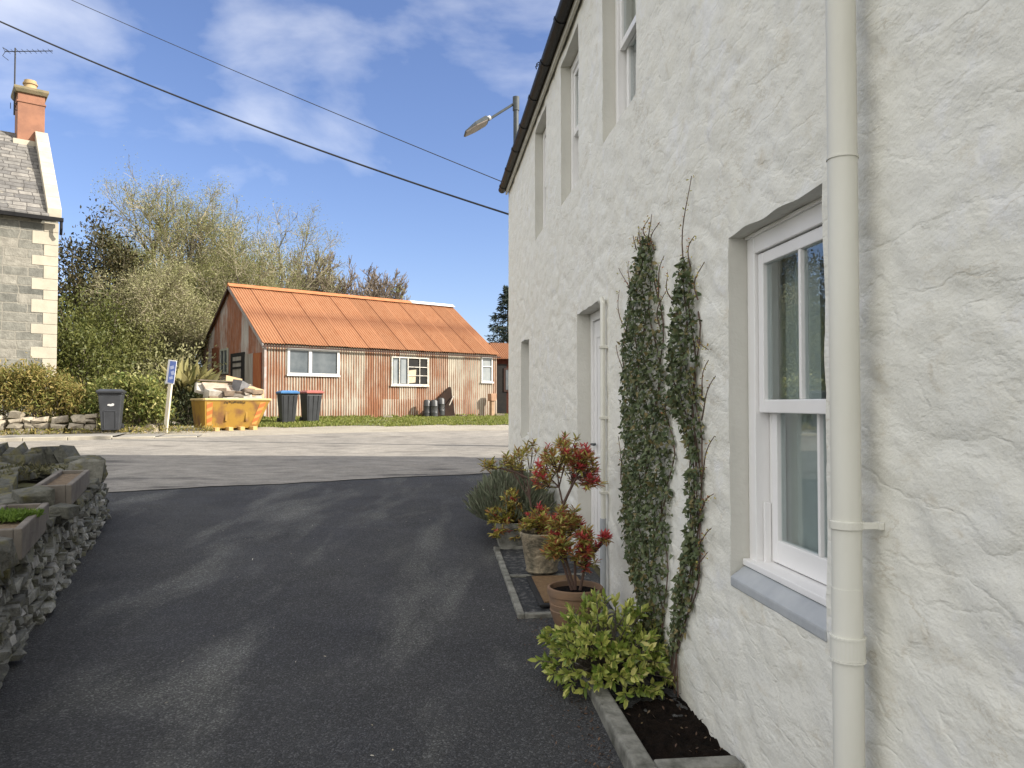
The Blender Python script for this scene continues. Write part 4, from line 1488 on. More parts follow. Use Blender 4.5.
def hp(f, s_, h): return a1p + hd * (f * hl) + sd * s_ + ud * h
mb = MB()
mb.loft([hp(0, -.13, -.03), hp(.55, -.17, -.03), hp(1, -.12, -.03), hp(1, .12, -.03), hp(.55, .17, -.03), hp(0, .13, -.03)],
        [hp(.03, -.09, .08), hp(.5, -.12, .06), hp(.96, -.08, .0), hp(.96, .08, .0), hp(.5, .12, .06), hp(.03, .09, .08)])
hdo = mb.build('lamp_head', M['steel'], lamp, bevel=.015)
mb = MB()
mb.loft([hp(.1, -.11, -.05), hp(.55, -.14, -.05), hp(.95, -.10, -.05), hp(.95, .10, -.05), hp(.55, .14, -.05), hp(.1, .11, -.05)],
        [hp(.08, -.12, -.028), hp(.55, -.155, -.028), hp(.97, -.11, -.028), hp(.97, .11, -.028), hp(.55, .155, -.028), hp(.08, .12, -.028)])
mb.build('diffuser', pm('brown_grey_lens', (0.13, 0.11, 0.10), (0.22, 0.19, 0.17), 6, .3), hdo)
mb = MB(); mb.tube([hp(-.12, 0, .02), hp(.05, 0, .04)], .05, 10); mb.build('socket', M['white'], hdo)

# ------------------------------------------------------------------ trees and shrubs at the back
def gpos(u, Y, dz=0.0):
    x = (u - 512) / F * Y
    return (x, Y, gz(x, Y) + dz)


CFG_AIRY = [(13, .62, .55, .05, .10), (9, .50, .62, .06, .16), (7, .48, .65, .05, .2), (0, .5, .6, .03, .25)]
CFG_DENSE = [(15, .60, .70, .04, .12), (10, .52, .70, .05, .18), (7, .5, .7, .04, .22), (0, .5, .6, .02, .28)]
CFG_BARE = [(14, .55, .40, .08, .07), (9, .5, .42, .08, .12), (7, .5, .45, .07, .18), (0, .6, .4, .05, .2)]

def th(vtop, u, Y):        # height from the picture of the tree top
    return at(u, vtop, Y).z - gz((u - 512) / F * Y, Y)

trees = [
    ('bare_tree', 'tall airy tree with pale new buds, left of the two tallest crowns', 168, 37, 176, 21, CFG_AIRY, 'twig_pale', 'catkin', .062, 5, .26, 2),
    ('bare_tree', 'tall airy tree in pale bud directly above the shed gable peak', 232, 40, 180, 33, CFG_AIRY, 'twig_pale', 'catkin', .062, 5, .26, 2),
    ('budding_tree', 'dense olive tree standing between the two tall airy crowns', 206, 35, 208, 42, CFG_DENSE, 'twig_pale', 'olive', .075, 6, .24, 2),
    ('budding_tree', 'airy olive tree rising behind the left end of the orange roof', 258, 42, 200, 57, CFG_AIRY, 'twig_pale', 'catkin', .062, 5, .26, 2),
    ('budding_tree', 'low tan twiggy tree filling the gap left of the shed gable', 170, 32, 252, 61, CFG_DENSE, 'twig_pale', 'tan', .07, 5, .2, 3),
    ('budding_tree', 'tan twiggy tree rising just behind the shed gable peak', 222, 37.5, 222, 77, CFG_DENSE, 'twig_pale', 'tan', .075, 5, .22, 2),
    ('budding_tree', 'smaller olive tree leaning over the dark evergreen tree', 130, 35, 232, 83, CFG_AIRY, 'twig_pale', 'olive', .08, 5, .22, 2),
    ('bare_tree', 'bare brown tree nearest the pale crowns behind the orange roof', 308, 46, 246, 91, CFG_BARE, 'twig_brown', None, 0, 0, 0, 5),
    ('bare_tree', 'bare brown tree with fanned twigs above the middle of the roof', 335, 47, 250, 95, CFG_BARE, 'twig_brown', None, 0, 0, 0, 5),
    ('bare_tree', 'short bare brown tree just left of the small ivy clad tree', 362, 48, 266, 99, CFG_BARE, 'twig_brown', None, 0, 0, 0, 5),
    ('bare_tree', 'faint bare tree behind the small ivy clad tree top', 385, 50, 272, 103, CFG_BARE, 'twig_brown', None, 0, 0, 0, 4),
]
for (nm, lb, u, Y, vt, sd_, cfg, tw, lf, ls, pt, spd, stm) in trees:
    tree(nm, lb, gpos(u, Y), th(vt, u, Y), sd_, cfg, M['bark'], M[tw], L[lf] if lf else None, ls, pt, spd, stems=stm, group='trees behind the shed', min_r=.016 if lf else .03, wide=.85 if lf else .8)

bush('ivy_clad_tree', 'small yellowish ivy clad tree top showing above the roof ridge', gpos(399, 46), (.75, .75, th(290, 399, 46) * .56), 5, L['olive'], .16, 60, 22, .2, M['bark'], 'tree', shell=.3, low=-.9, up_off=.9)


def conifer(name, label, loc, height, rad, seed, mat, tiers=16, drop=.25, start=.12):
    nr = np.random.default_rng(seed); rng = random.Random(seed)
    root = empty(name, loc); tag(root, label, 'tree')
    tubes_obj('trunk', M['bark'], [(0, 0, -.3, 0, 0, height * .96, height * .02, .02)], root, 8)
    segs = []; P = []; A = []
    for i in range(tiers):
        f = start + (1 - start) * i / tiers
        z = f * height
        Lb = rad * (1 - f) ** .8 * rng.uniform(.75, 1.15) + .12
        nb = rng.randint(6, 9)
        for b_ in range(nb):
            a = rng.uniform(0, 6.28)
            l2 = Lb * rng.uniform(.65, 1.15)
            tip = np.array([math.cos(a) * l2, math.sin(a) * l2, z - drop * l2 + rng.uniform(-.1, .25)])
            base = np.array([0, 0, z])
            segs.append((*base, *tip, .03, .008))
            n = int(14 + 30 * l2)
            t = nr.random(n) ** .7
            side = np.array([-math.sin(a), math.cos(a), 0])
            pts = base + (tip - base) * t[:, None] + side[None] * (nr.normal(size=n) * .16 * l2 * (1.1 - t))[:, None]
            pts[:, 2] += nr.normal(size=n) * .10 - .05
            P.append(pts); A.append(np.repeat([(tip - base) / l2 * .8 + [0, 0, -.1]], n, 0))
    cr_ = tubes_obj('branches', M['bark'], segs, root, 4)
    leaf_obj('foliage', mat, np.concatenate(P), .26, nr, root, LANCE, np.concatenate(A), .55)
    return root


p = gpos(508, 52)
conifer('conifer', 'dark blue green conifer beyond the far corner of the white house', p, th(283, 508, 52), 2.6, 4, L['conifer'], 18)
bush('evergreen_tree', 'dark bronze evergreen tree with ragged crown beside the grey stone house', gpos(98, 33.5), (2.1, 2.0, th(224, 98, 33.5) * .56), 17, L['brown_ever'], .15, 260, 60, .30, M['bark'], 'tree', shell=.35, low=-.95, up_off=.9)
bush('evergreen_shrub', 'bright green bushy shrub growing below the bronze evergreen tree', gpos(84, 28.5), (1.9, 1.6, th(288, 84, 28.5) * .55), 23, L['green'], .12, 230, 55, .27, M['bark'], shell=.4, low=-.9, up_off=.85)
bush('evergreen_shrub', 'dark glossy shrub right against the corner of the grey stone house', gpos(80, 24.6), (1.25, 1.1, th(318, 80, 24.6) * .55), 29, L['green'], .11, 170, 50, .21, M['bark'], shell=.4, low=-.9, up_off=.85)
bush('evergreen_shrub', 'olive green shrub between the bright shrub and the tan tree', gpos(128, 29.5), (1.7, 1.5, th(318, 128, 29.5) * .55), 31, L['olive'], .11, 200, 45, .27, M['bark'], shell=.4, low=-.9, up_off=.85)
bush('scrub_bush', 'tan scrubby bush on the slope behind the blue sign', gpos(172, 28), (1.9, 1.3, th(345, 172, 28) * .55), 37, L['tan'], .12, 120, 26, .25, M['twig_pale'], shell=.3, low=-.9, up_off=.85)
bush('scrub_bush', 'low green scrub behind the variegated hedge', gpos(125, 25), (2.0, 1.0, th(362, 125, 25) * .55), 41, L['green'], .12, 120, 26, .2, M['twig_pale'], shell=.3, low=-.9, up_off=.85)
bush('dark_shrub', 'dark shaded shrub between the blue sign and the yellow skip', gpos(186, 23.6), (.62, .7, th(385, 186, 23.6) * .55), 43, L['dark'], .12, 70, 30, .16, M['bark'], shell=.3, low=-.9, up_off=.85)

# straw coloured strap leaved plant above the dark shrub
def tuft(name, label, loc, n, h, mat, seed, spread=.8, cat='plant', width=None):
    nr = np.random.default_rng(seed)
    root = empty(name, loc); tag(root, label, cat)
    P = nr.normal(size=(n, 3)) * np.array([.1, .1, .03]) * h
    a = nr.random(n) * 6.283
    A = np.stack([np.cos(a) * spread * nr.random(n), np.sin(a) * spread * nr.random(n), np.ones(n) * .8], 1)
    leaf_obj('leaves', mat, P, h, nr, root, [(x, y * (1.6 if width is None else width), z * 2.2) for x, y, z in BLADE], A, .12)
    return root


tuft('strap_leaf_plant', 'pale straw coloured strap leaf plant left of the skip', gpos(187, 23.9, .75), 200, 1.0, L['strap'], 3, 1.2)
tuft('strap_leaf_plant', 'green strap leaf clump in front of the corner of the grey stone house', gpos(84, 22.2, .5), 120, .75, L['green'], 6, 1.0)

# hedge of heath on the low wall, left
def hedge(name, label, p0, p1, w, h, mat, seed, n_clumps, per, leaf, spread, z0=0.0, shape=OVAL, axis_dir=None, cat='hedge'):
    nr = np.random.default_rng(seed)
    p0, p1 = Vector(p0), Vector(p1)
    mid = (p0 + p1) / 2
    Lh = (p1 - p0).length
    root = empty(name, (mid.x, mid.y, gz(mid.x, mid.y) + z0), math.atan2(p1.y - p0.y, p1.x - p0.x))
    tag(root, label, cat)
    C = np.stack([(nr.random(n_clumps) - .5) * Lh, (nr.random(n_clumps) - .5) * w, np.sqrt(nr.random(n_clumps)) * h], 1)
    for c in C:
        bump_ = 1 + .30 * noise.noise(Vector((c[0] * 1.1 + seed, c[1], 0)))
        c[2] *= bump_; c[1] *= bump_
        edge = 1 - (abs(c[0]) / (Lh / 2)) ** 6 * .5
        c[2] *= edge
    P = np.repeat(C, per, 0); P = P + nr.normal(size=P.shape) * spread
    P[:, 2] = np.abs(P[:, 2])
    leaf_obj('foliage', mat, P, leaf, nr, root, shape, axis_dir if axis_dir is not None else (0, -.4, .5), .8)
    segs = []
    for c in C[::3]:
        segs.append((c[0], c[1] * .3, -.05, c[0] + nr.normal() * .08, c[1] * .8, c[2] * .85, .012, .004))
    tubes_obj('stems', M['twig_brown'], segs, root, 3)
    return root


ha = gpos(-60, 19.5); hb = gpos(80, 20.2)
hedge('heath_hedge', 'straw and olive heath bush spilling over the low stone garden wall', ha, hb, .95, 1.15, L['heath'], 3, 520, 30, .12, .12, z0=.34, shape=LANCE, axis_dir=(0, -.5, .4))
hedge('variegated_hedge', 'yellow variegated clipped hedge behind the dark wheelie bin', gpos(88, 20.3), gpos(168, 20.7), .75, 1.22, L['variegated'], 9, 300, 26, .10, .11)
# low garden wall below the heath
gwall = empty('garden_wall', gpos(10, 19.15), math.atan2(hb[1] - ha[1], hb[0] - ha[0]))
tag(gwall, 'low rough pale stone garden wall under the heath hedge', 'wall')
rng = random.Random(5); mb = MB()
x = -2.6
while x < 1.95:
    z = 0.0
    l = rng.uniform(.22, .4)
    while z < .46:
        h = rng.uniform(.1, .2)
        rock(mb, rng, (x + l / 2 + rng.uniform(-.08, .08), rng.uniform(-.05, .05), z + h / 2), (l * .52, 0, rng.uniform(-.04, .04)), (0, .16, 0), (rng.uniform(-.03, .03), 0, h * .55), .26, 6)
        z += h
    x += l
M['pale_rubble'] = island_mat('pale_rubble', [(0.40, 0.345, 0.26), (0.31, 0.27, 0.21), (0.46, 0.40, 0.31), (0.26, 0.23, 0.18)], nscale=8)
mb.build('stonework', M['pale_rubble'], gwall)
mb = MB(); mb.box(-2.6, 1.9, .1, .35, -.1, .44); mb.build('core', M['soil_ground'], gwall)
# dry litter strip along the pavement back edge is part of the ground; a few loose stones by the sign
for i, (u, Y, s_, lb) in enumerate([(150, 20.4, .2, 'rough stone at the foot of the variegated hedge'), (139, 20.2, .14, 'small rough stone beside the dark wheelie bin')]):
    rng = random.Random(50 + i); mb = MB()
    rock(mb, rng, (0, 0, s_ * .4), (s_ * 1.3, 0, 0), (0, s_ * .8, 0), (0, 0, s_ * .7), .2, 6)
    o = mb.build('loose_stone', M['pale_rubble']); o.location = gpos(u, Y); tag(o, lb, 'stone')

# ------------------------------------------------------------------ road sign
sp = gpos(165.5, 19.9)
sg = empty('road_sign', sp, R(-8)); tag(sg, 'leaning pale post with a small blue and white sign', 'sign')
H2 = at(173, 357, 19.9).z - sp[2]
lean = Vector((.2, 0, H2))
mb = MB(); mb.obox(Vector((0, 0, -.1)).lerp(lean, .36), lean * .42, (.045, 0, 0), (0, .035, 0)); mb.build('post', pm('pale_post', (0.60, 0.55, 0.43), (0.50, 0.44, 0.33), 4, .8), sg)
cu = lean.normalized(); cr2 = Vector((1, 0, 0)); ctr = lean * .80 + Vector((0.02, -.045, 0))
cu2 = (lean + Vector((.05, 0, 0))).normalized(); cr2 = Vector((cu2.z, 0, -cu2.x))
mb = MB(); mb.obox(ctr, cr2 * .12, (0, .012, 0), cu2 * .31)
pn = mb.build('panel', M['white'], sg, bevel=.01)
mb = MB(); mb.obox(ctr + Vector((.028, -.0135, 0)) + cu2 * .0, cr2 * .088, (0, .0012, 0), cu2 * .28)
mb.build('blue_field', pm('sign_blue', (0.10, 0.16, 0.42), (0.13, 0.19, 0.46), 3, .4), pn)
mb = MB()
for (dx, dz_, a, b_) in ((-.01, .12, .05, .04), (.03, -.02, .045, .05), (.0, -.15, .05, .035)):
    mb.obox(ctr + Vector((.025, -.0157, 0)) + cr2 * dx + cu2 * dz_, (cr2 * 1 + cu2 * .4).normalized() * a, (0, .001, 0), (cu2 - cr2 * .4).normalized() * b_)
mb.build('sign_symbol', pm('pale_blue_print', (0.42, 0.47, 0.68), (0.50, 0.54, 0.72), 3, .4), pn)

# ------------------------------------------------------------------ wheelie bins
def wheelie_bin(label, loc, rz, lid_mat, ribs=True, emblem=False):
    root = empty('wheelie_bin', loc, rz); tag(root, label, 'bin', 'wheelie bins')
    def rect(hx, y0, y1, z): return [(-hx, y0, z), (hx, y0, z), (hx, y1, z), (-hx, y1, z)]
    b_ = MB()
    b_.loft(rect(.20, -.18, .26, .04), rect(.265, -.30, .30, .93))
    b_.loft(rect(.285, -.32, .31, .93), rect(.285, -.32, .31, .97))
    body = b_.build('body', M['black_plastic'], root, bevel=.025)
    r_ = MB()
    if ribs:
        for xx in (-.13, 0, .13):
            r_.loft([(xx - .028, -.19, .07), (xx + .028, -.19, .07), (xx + .028, -.16, .07), (xx - .028, -.16, .07)], [(xx * 1.28 - .03, -.318, .91), (xx * 1.28 + .03, -.318, .91), (xx * 1.28 + .03, -.28, .91), (xx * 1.28 - .03, -.28, .91)])
    else:
        # raised border round a front panel
        def fp(x, z): 
            y = -.18 - (z - .04) / .89 * .12
            return Vector((x, y, z))
        for (x0, z0, x1, z1) in ((-.13, .10, -.13, .52), (.13, .10, .13, .52), (-.13, .52, .13, .52)):
            r_.tube([fp(x0, z0), fp(x1, z1)], .014, 6)
    r_.build('moulding', M['black_plastic'], body)
    l_ = MB()
    l_.loft(rect(.30, -.36, .33, .972), rect(.305, -.365, .335, 1.02), caps=(True, False))
    l_.loft(rect(.305, -.365, .335, 1.02), rect(.22, -.26, .27, 1.07), caps=(False, True))
    lid = l_.build('lid', lid_mat, root, bevel=.012)
    h_ = MB(); h_.tube([(-.22, .37, .98), (.22, .37, .98)], .016, 8); h_.tube([(-.22, .30, .98), (-.22, .37, .98)], .016, 8); h_.tube([(.22, .30, .98), (.22, .37, .98)], .016, 8)
    h_.build('handle', M['black_plastic'], root)
    for s_ in (-1, 1):
        w_ = MB(); w_.tube([(s_ * .20, .28, .10), (s_ * .25, .28, .10)], .10, 18); w = w_.build('wheel', M['rubber'], root, bevel=.008)
        q = MB(); q.tube([(s_ * .251, .28, .10), (s_ * .257, .28, .10)], .05, 12); q.build('hub', M['black_plastic'], w)
    if emblem:
        e_ = MB()
        y = -.262
        pts = [(-.055, .66), (.02, .64), (.09, .655), (.10, .70), (.055, .715), (.03, .69), (-.02, .70), (-.05, .685)]
        yo = lambda z: -.18 - (z - .04) / .89 * .12
        e_.loft([(x_, yo(z_) - .004, z_) for x_, z_ in pts], [(x_, yo(z_) - .001, z_) for x_, z_ in pts])
        e_.build('emblem', M['white'], body)
    return root


wheelie_bin('dark grey wheelie bin with white emblem standing alone on the pavement before the hedge', gpos(111.5, 19.35, .09), R(20), M['black_plastic'], ribs=False, emblem=True)
wheelie_bin('grey wheelie bin with a blue lid beside the skip', gpos(287.5, 24.7), R(30), M['blue_plastic'])
wheelie_bin('grey wheelie bin with a red lid under the white shed window', gpos(311, 25.3), R(38), M['red_plastic'])

# ------------------------------------------------------------------ skip and rubbish
kp = gpos(230.5, 21.5)
skr = R(38)
skip = empty('skip', kp, skr); tag(skip, 'weathered yellow skip with orange chevrons heaped with rubbish', 'skip')
M['skip_yellow'] = pm('worn_skip_yellow', (0.29, 0.165, 0.022), (0.16, 0.075, 0.026), 3.2, .6, .3, 20, lo=.48, hi=.66, detail=9)
M['skip_inside'] = pm('skip_inside', (0.16, 0.09, 0.04), (0.1, 0.06, 0.04), 4, .85)
M['chevron'] = pm('orange_chevron', (0.60, 0.13, 0.03), (0.50, 0.13, 0.04), 5, .5)
M['black_stencil'] = pm('worn_black_paint', (0.05, 0.035, 0.02), (0.10, 0.06, 0.02), 16, .7)
hb_, ht_, wb_, wt_, hh = .64, .90, .50, .64, .84
z0 = .06
B = [(-hb_ - .18, -wb_, z0), (hb_ - .06, -wb_, z0), (hb_ - .06, wb_, z0), (-hb_ - .18, wb_, z0)]
T = [(-ht_ + .02, -wt_, hh), (ht_, -wt_, hh), (ht_, wt_, hh), (-ht_ + .02, wt_, hh)]
mb = MB(); mb.loft(B, T, caps=(True, False)); 
Bi = [(x * .96, y * .96, z + .03) for x, y, z in B]; Ti = [(x * .96, y * .96, z) for x, y, z in T]
mb.loft(list(reversed(Bi)), list(reversed(Ti)), caps=(True, False))
for i in range(4):
    j = (i + 1) % 4
    mb.quad(T[i], T[j], Ti[j], Ti[i])
mb.build('body', M['skip_yellow'], skip)
mb = MB()
for i in range(4):
    j = (i + 1) % 4
    a, b_ = Vector(T[i]), Vector(T[j])
    mb.tube([a + Vector((0, 0, .0)), b_], .032, 8)
mb.build('rim', pm('pale_rim', (0.55, 0.42, 0.20), (0.48, 0.34, 0.14), 5, .6), skip)
def skf(fx, fz, dn=.004):
    a = Vector(B[0]).lerp(Vector(B[1]), fx); b_ = Vector(T[0]).lerp(Vector(T[1]), fx)
    p = a.lerp(b_, fz); return p + Vector((0, -dn, 0.001))
for (f0, f1) in ((.03, .115), (.86, .945)):
    mb = MB(); mb.quad(skf(f0, .12), skf(f1, .12), skf(f1, .90), skf(f0, .90))
    pn_ = mb.build('reflector_panel', pm('pale_orange', (0.58, 0.26, 0.07), (0.50, 0.22, 0.06), 5, .5), skip)
    for k_ in range(3):
        z_ = .18 + k_ * .25
        mb = MB(); mb.quad(skf(f0, z_, .008), skf(f1, z_ + .08, .008), skf(f1, z_ + .22, .008), skf(f0, z_ + .14, .008))
        mb.build('chevron', M['chevron'], pn_)
# worn, illegible stencilled lettering along the top edge: short broken strokes
rng = random.Random(4); mb = MB()
fx = .29
while fx < .62:
    w_ = rng.uniform(.008, .016)
    for k_ in range(2):
        zz = .84 + rng.uniform(0, .06)
        mb.quad(skf(fx, zz, .006), skf(fx + w_, zz, .006), skf(fx + w_, zz + .05, .006), skf(fx, zz + .05, .006))
    fx += w_ + rng.uniform(.002, .012)
mb.build('worn_lettering', M['black_stencil'], skip)
mb = MB()
for fx in (.27, .70):
    for s_ in (-1, 1):
        x_ = -hb_ + fx * 2 * hb_
        mb.box(x_ - .03, x_ + .03, s_ * (wb_ + .05) - .03, s_ * (wb_ + .05) + .03, .25, .62)
mb.build('lifting_lug', M['skip_yellow'], skip, bevel=.01)
for i, (x_, lb) in enumerate([(-.56, 'leftmost wooden block under the yellow skip'), (-.22, 'second wooden block from the left under the yellow skip'), (.12, 'third wooden block from the left under the yellow skip'), (.42, 'rightmost wooden block under the yellow skip')]):
    mb = MB(); mb.box(-.06, .06, -.35, .5, 0, .10)
    o = mb.build('wooden_block', pm('raw_block', (0.55, 0.38, 0.16), (0.46, 0.31, 0.13), 8, .8), bevel=.008)
    o.parent = None
    p = Vector(kp) + Matrix.Rotation(skr, 3, 'Z') @ Vector((x_, -.42, 0))
    o.location = (p.x, p.y, gz(p.x, p.y) + .004); o.rotation_euler = (0, 0, skr + rng.uniform(-.1, .1)); tag(o, lb, 'wood block', 'blocks under the skip')


def skip_thing(name, label, cat, mbx, mat, pos, rot=(0, 0, 0), group=None, smooth=False, bevel=0):
    o = mbx.build(name, mat, None, bevel, smooth)
    o.location = Vector(kp) + Matrix.Rotation(skr, 3, 'Z') @ Vector((pos[0] * .86, pos[1] * .9, pos[2]))
    o.rotation_euler = (rot[0], rot[1], rot[2] + skr)
    return tag(o, label, cat, group)


M['plank'] = pm('weathered_plank', (0.36, 0.29, 0.20), (0.26, 0.21, 0.16), 4, .85, .3, 25, stretch=(.3, 1, 1))
M['plank_dark'] = pm('dark_plank', (0.17, 0.13, 0.10), (0.11, 0.09, 0.07), 4, .85, stretch=(.3, 1, 1))
M['card'] = pm('brown_card', (0.46, 0.31, 0.17), (0.38, 0.26, 0.14), 4, .8)
M['plaster'] = pm('dirty_plaster', (0.42, 0.39, 0.34), (0.28, 0.25, 0.21), 5, .85, .3, 20)
M['plaster_pink'] = pm('pinkish_plasterboard', (0.42, 0.32, 0.25), (0.30, 0.23, 0.18), 5, .85)
M['sack_grey'] = pm('grey_sack', (0.17, 0.165, 0.17), (0.11, 0.11, 0.115), 5, .7, .6, 12, .03)
M['sack_brown'] = pm('brown_sack', (0.30, 0.22, 0.15), (0.22, 0.16, 0.12), 5, .8, .6, 12, .03)
# fill
rng = random.Random(12)
mb = MB()
for _ in range(170):
    s_ = rng.uniform(.06, .15)
    rock(mb, rng, (rng.uniform(-.66, .66), rng.uniform(-.44, .44), rng.uniform(.62, .80) + .28 * (1 - (q_ := rng.random()) ** 2)), (s_ * 1.4, rng.uniform(-.05, .05), 0), (0, s_, rng.uniform(-.04, .04)), (0, 0, s_ * .6), .25, 4)
o = skip_thing('rubble', 'mixed broken rubble filling the skip up to its rim', 'rubble', mb, island_mat('mixed_rubble', [(0.30, 0.26, 0.21), (0.15, 0.13, 0.11), (0.38, 0.34, 0.28), (0.08, 0.07, 0.065), (0.25, 0.18, 0.12)], nscale=6), (0, 0, 0))
o['kind'] = 'stuff'
boards = [
    ('dark plank lying topmost at the back of the skip heap', 'plank_dark', 1.1, .09, (-.30, .30, 1.36), (0, .03, .06)),
    ('long weathered plank across the back of the skip heap', 'plank', 1.3, .10, (-.05, .20, 1.28), (0, .02, -.03)),
    ('pale plank below the long plank on the skip heap', 'plaster', 1.2, .08, (-.10, .08, 1.22), (0, .01, .02)),
    ('short dark offcut propped at the right end of the skip', 'plank_dark', .6, .08, (.66, .36, 1.10), (0, .42, .1)),
]
for lb, mt, l_, w_, ps, ro_ in boards:
    mb = MB(); mb.box(-l_ / 2, l_ / 2, -w_, w_, -.018, .018)
    skip_thing('plank', lb, 'plank', mb, M[mt], ps, ro_, 'planks on the skip', bevel=.004)


def scrap(seed, lx, ly, lz):
    rng = random.Random(seed); mb = MB()
    rock(mb, rng, (0, 0, 0), (lx, 0, 0), (0, ly, 0), (0, 0, lz), .16, 4)
    return mb


skip_thing('plaster_sheet', 'large pinkish plasterboard sheet lying across the skip', 'plaster sheet', scrap(1, .58, .30, .05), M['plaster_pink'], (-.22, -.08, 1.12), (.6, .06, .05))
skip_thing('plaster_sheet', 'white torn plasterboard piece at the front rim of the skip', 'plaster sheet', scrap(2, .46, .24, .04), M['plaster'], (.05, -.40, .96), (.55, -.12, .1))
skip_thing('plaster_sheet', 'off white plasterboard piece at the left end of the skip', 'plaster sheet', scrap(3, .34, .28, .05), M['plaster'], (-.70, .10, 1.12), (.6, .25, -.2))
skip_thing('plaster_sheet', 'thin pale sheet in the middle front of the skip', 'plaster sheet', scrap(8, .55, .10, .03), M['plaster'], (.22, -.55, .86), (.5, -.02, .03))
skip_thing('rubbish_sack', 'grey rubbish sack bulging at the right of the skip heap', 'sack', scrap(4, .25, .22, .22), M['sack_grey'], (.32, -.10, 1.14), (.1, .3, .4), smooth=True)
skip_thing('rubbish_sack', 'brown sack beside the grey sack on the skip', 'sack', scrap(5, .22, .18, .16), M['sack_brown'], (.56, .16, 1.10), (.2, .1, .2), smooth=True)
skip_thing('rubbish_sack', 'cream sack slumped at the left front of the skip', 'sack', scrap(6, .24, .18, .14), M['plaster'], (-.66, -.36, .98), (.2, .1, .2), smooth=True)
mb = MB(); mb.box(-.28, .28, -.012, .012, -.22, .22)
skip_thing('cardboard_sheet', 'brown cardboard sheet leaning at the right front of the skip', 'cardboard', mb, M['card'], (.66, -.34, 1.0), (-.5, .25, .05), bevel=.004)
mb = MB(); mb.box(-.24, .24, -.012, .012, -.11, .11)
skip_thing('cardboard_sheet', 'crumpled brown cardboard behind the planks on the skip', 'cardboard', mb, M['card'], (.25, .42, 1.38), (-.3, .2, .1), bevel=.004)

# ------------------------------------------------------------------ things at the shed wall
def on_shed(x, y):     # local shed coordinates to world
    p = SH0 + SHX * x + SHY * y
    return Vector((p.x, p.y, SHZ))


M['drum'] = pm('worn_black_drum', (0.03, 0.032, 0.035), (0.06, 0.06, 0.06), 5, .45, spec=.5)
for i, (u, v0, v1, off, lb) in enumerate([(427, 420, 402, -.45, 'leftmost black drum against the rusty shed wall'), (434, 421, 403, -.62, 'middle black drum against the rusty shed wall'), (441, 418, 399, -.30, 'rightmost black drum against the rusty shed wall, set further back')]):
    x, _ = shed_pt(u, 415, off)
    mb = MB()
    h = .72
    mb.lathe([(.13, 0), (.15, .02), (.155, .2), (.165, .21), (.155, .24), (.155, .46), (.165, .48), (.155, .50), (.15, .66), (.11, h), (.05, h + .01), (0.001, h + .012)], (0, 0, 0), 18)
    o = mb.build('drum', M['drum'], smooth=True)
    p = on_shed(x, off); o.location = (p.x, p.y, gz(p.x, p.y) + .02 + (.08 if i == 2 else 0)); tag(o, lb, 'drum', 'drums by the shed')
    o.rotation_euler = (0, 0, i)
# added dark sheet standing in for the cast shadow behind the drums
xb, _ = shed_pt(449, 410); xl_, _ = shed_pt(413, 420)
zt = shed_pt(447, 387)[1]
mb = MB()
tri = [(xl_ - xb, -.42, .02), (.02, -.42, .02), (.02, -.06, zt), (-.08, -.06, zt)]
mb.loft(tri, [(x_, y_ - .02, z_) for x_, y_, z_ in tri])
o = mb.build('shadow_sheet', pm('painted_shadow', (0.018, 0.012, 0.010), (0.028, 0.017, 0.013), 4, .9, spec=.1)); p = on_shed(xb, -.02); o.location = (p.x, p.y, SHZ); o.rotation_euler = (0, 0, SH_A)
tag(o, 'dark triangular sheet standing in for the shadow on the shed wall behind the drums', 'sheet')
mb = MB(); q0 = Vector((-.42, -.62, .62)); q1 = Vector((.0, -.30, 1.0))
mb.tube([q0, q1], .022, 6); o = mb.build('timber_lath', M['plaster']); o.location = (p.x, p.y, SHZ - .05); o.rotation_euler = (0, 0, SH_A); tag(o, 'thin pale lath lying on the shadow sheet above the drums', 'lath')
# post at the right end of the shed
xp, _ = shed_pt(492, 410, -.35)
p = on_shed(xp, -.35)
post = empty('wooden_post', (p.x, p.y, gz(p.x, p.y)), SH_A); tag(post, 'short wooden post with a thicker head at the right end of the shed', 'post')
mb = MB(); mb.box(-.08, .08, -.08, .08, -.05, .72); mb.build('shaft', pm('post_wood', (0.34, 0.23, 0.14), (0.26, 0.17, 0.11), 6, .85), post, bevel=.01)
mb = MB(); mb.loft([(-.13, -.13, .70), (.13, -.13, .70), (.13, .13, .70), (-.13, .13, .70)], [(-.16, -.14, 1.02), (.16, -.14, 1.02), (.14, .14, 1.02), (-.14, .14, 1.02)]); mb.build('head', pm('post_head', (0.36, 0.21, 0.13), (0.28, 0.17, 0.11), 6, .85), post, bevel=.02)
# low debris along the foot of the shed wall
rng = random.Random(77)
for i, (u, s_, lb) in enumerate([(388, .16, 'flat brown slab lying in the grass left of the drums'), (452, .10, 'dark lump of timber at the shed foot right of the drums'), (462, .12, 'broken dark stone at the shed foot between drums and post'), (478, .10, 'small dark stone at the shed foot left of the wooden post'), (500, .17, 'pale stone in the grass by the brown shed')]):
    off = -.45 if i else -.8
    x, _ = shed_pt(u, 416, off); p = on_shed(x, off); mb = MB()
    rock(mb, rng, (0, 0, s_ * .3), (s_ * 1.8, 0, 0), (0, s_ * 1.2, 0), (0, 0, s_ * .5), .2, 5)
    o = mb.build('loose_stone', M['pale_rubble'] if i in (0, 4) else M['plank_dark']); o.location = (p.x, p.y, gz(p.x, p.y) + .02); o.rotation_euler = (0, 0, rng.uniform(0, 3)); tag(o, lb, 'stone')

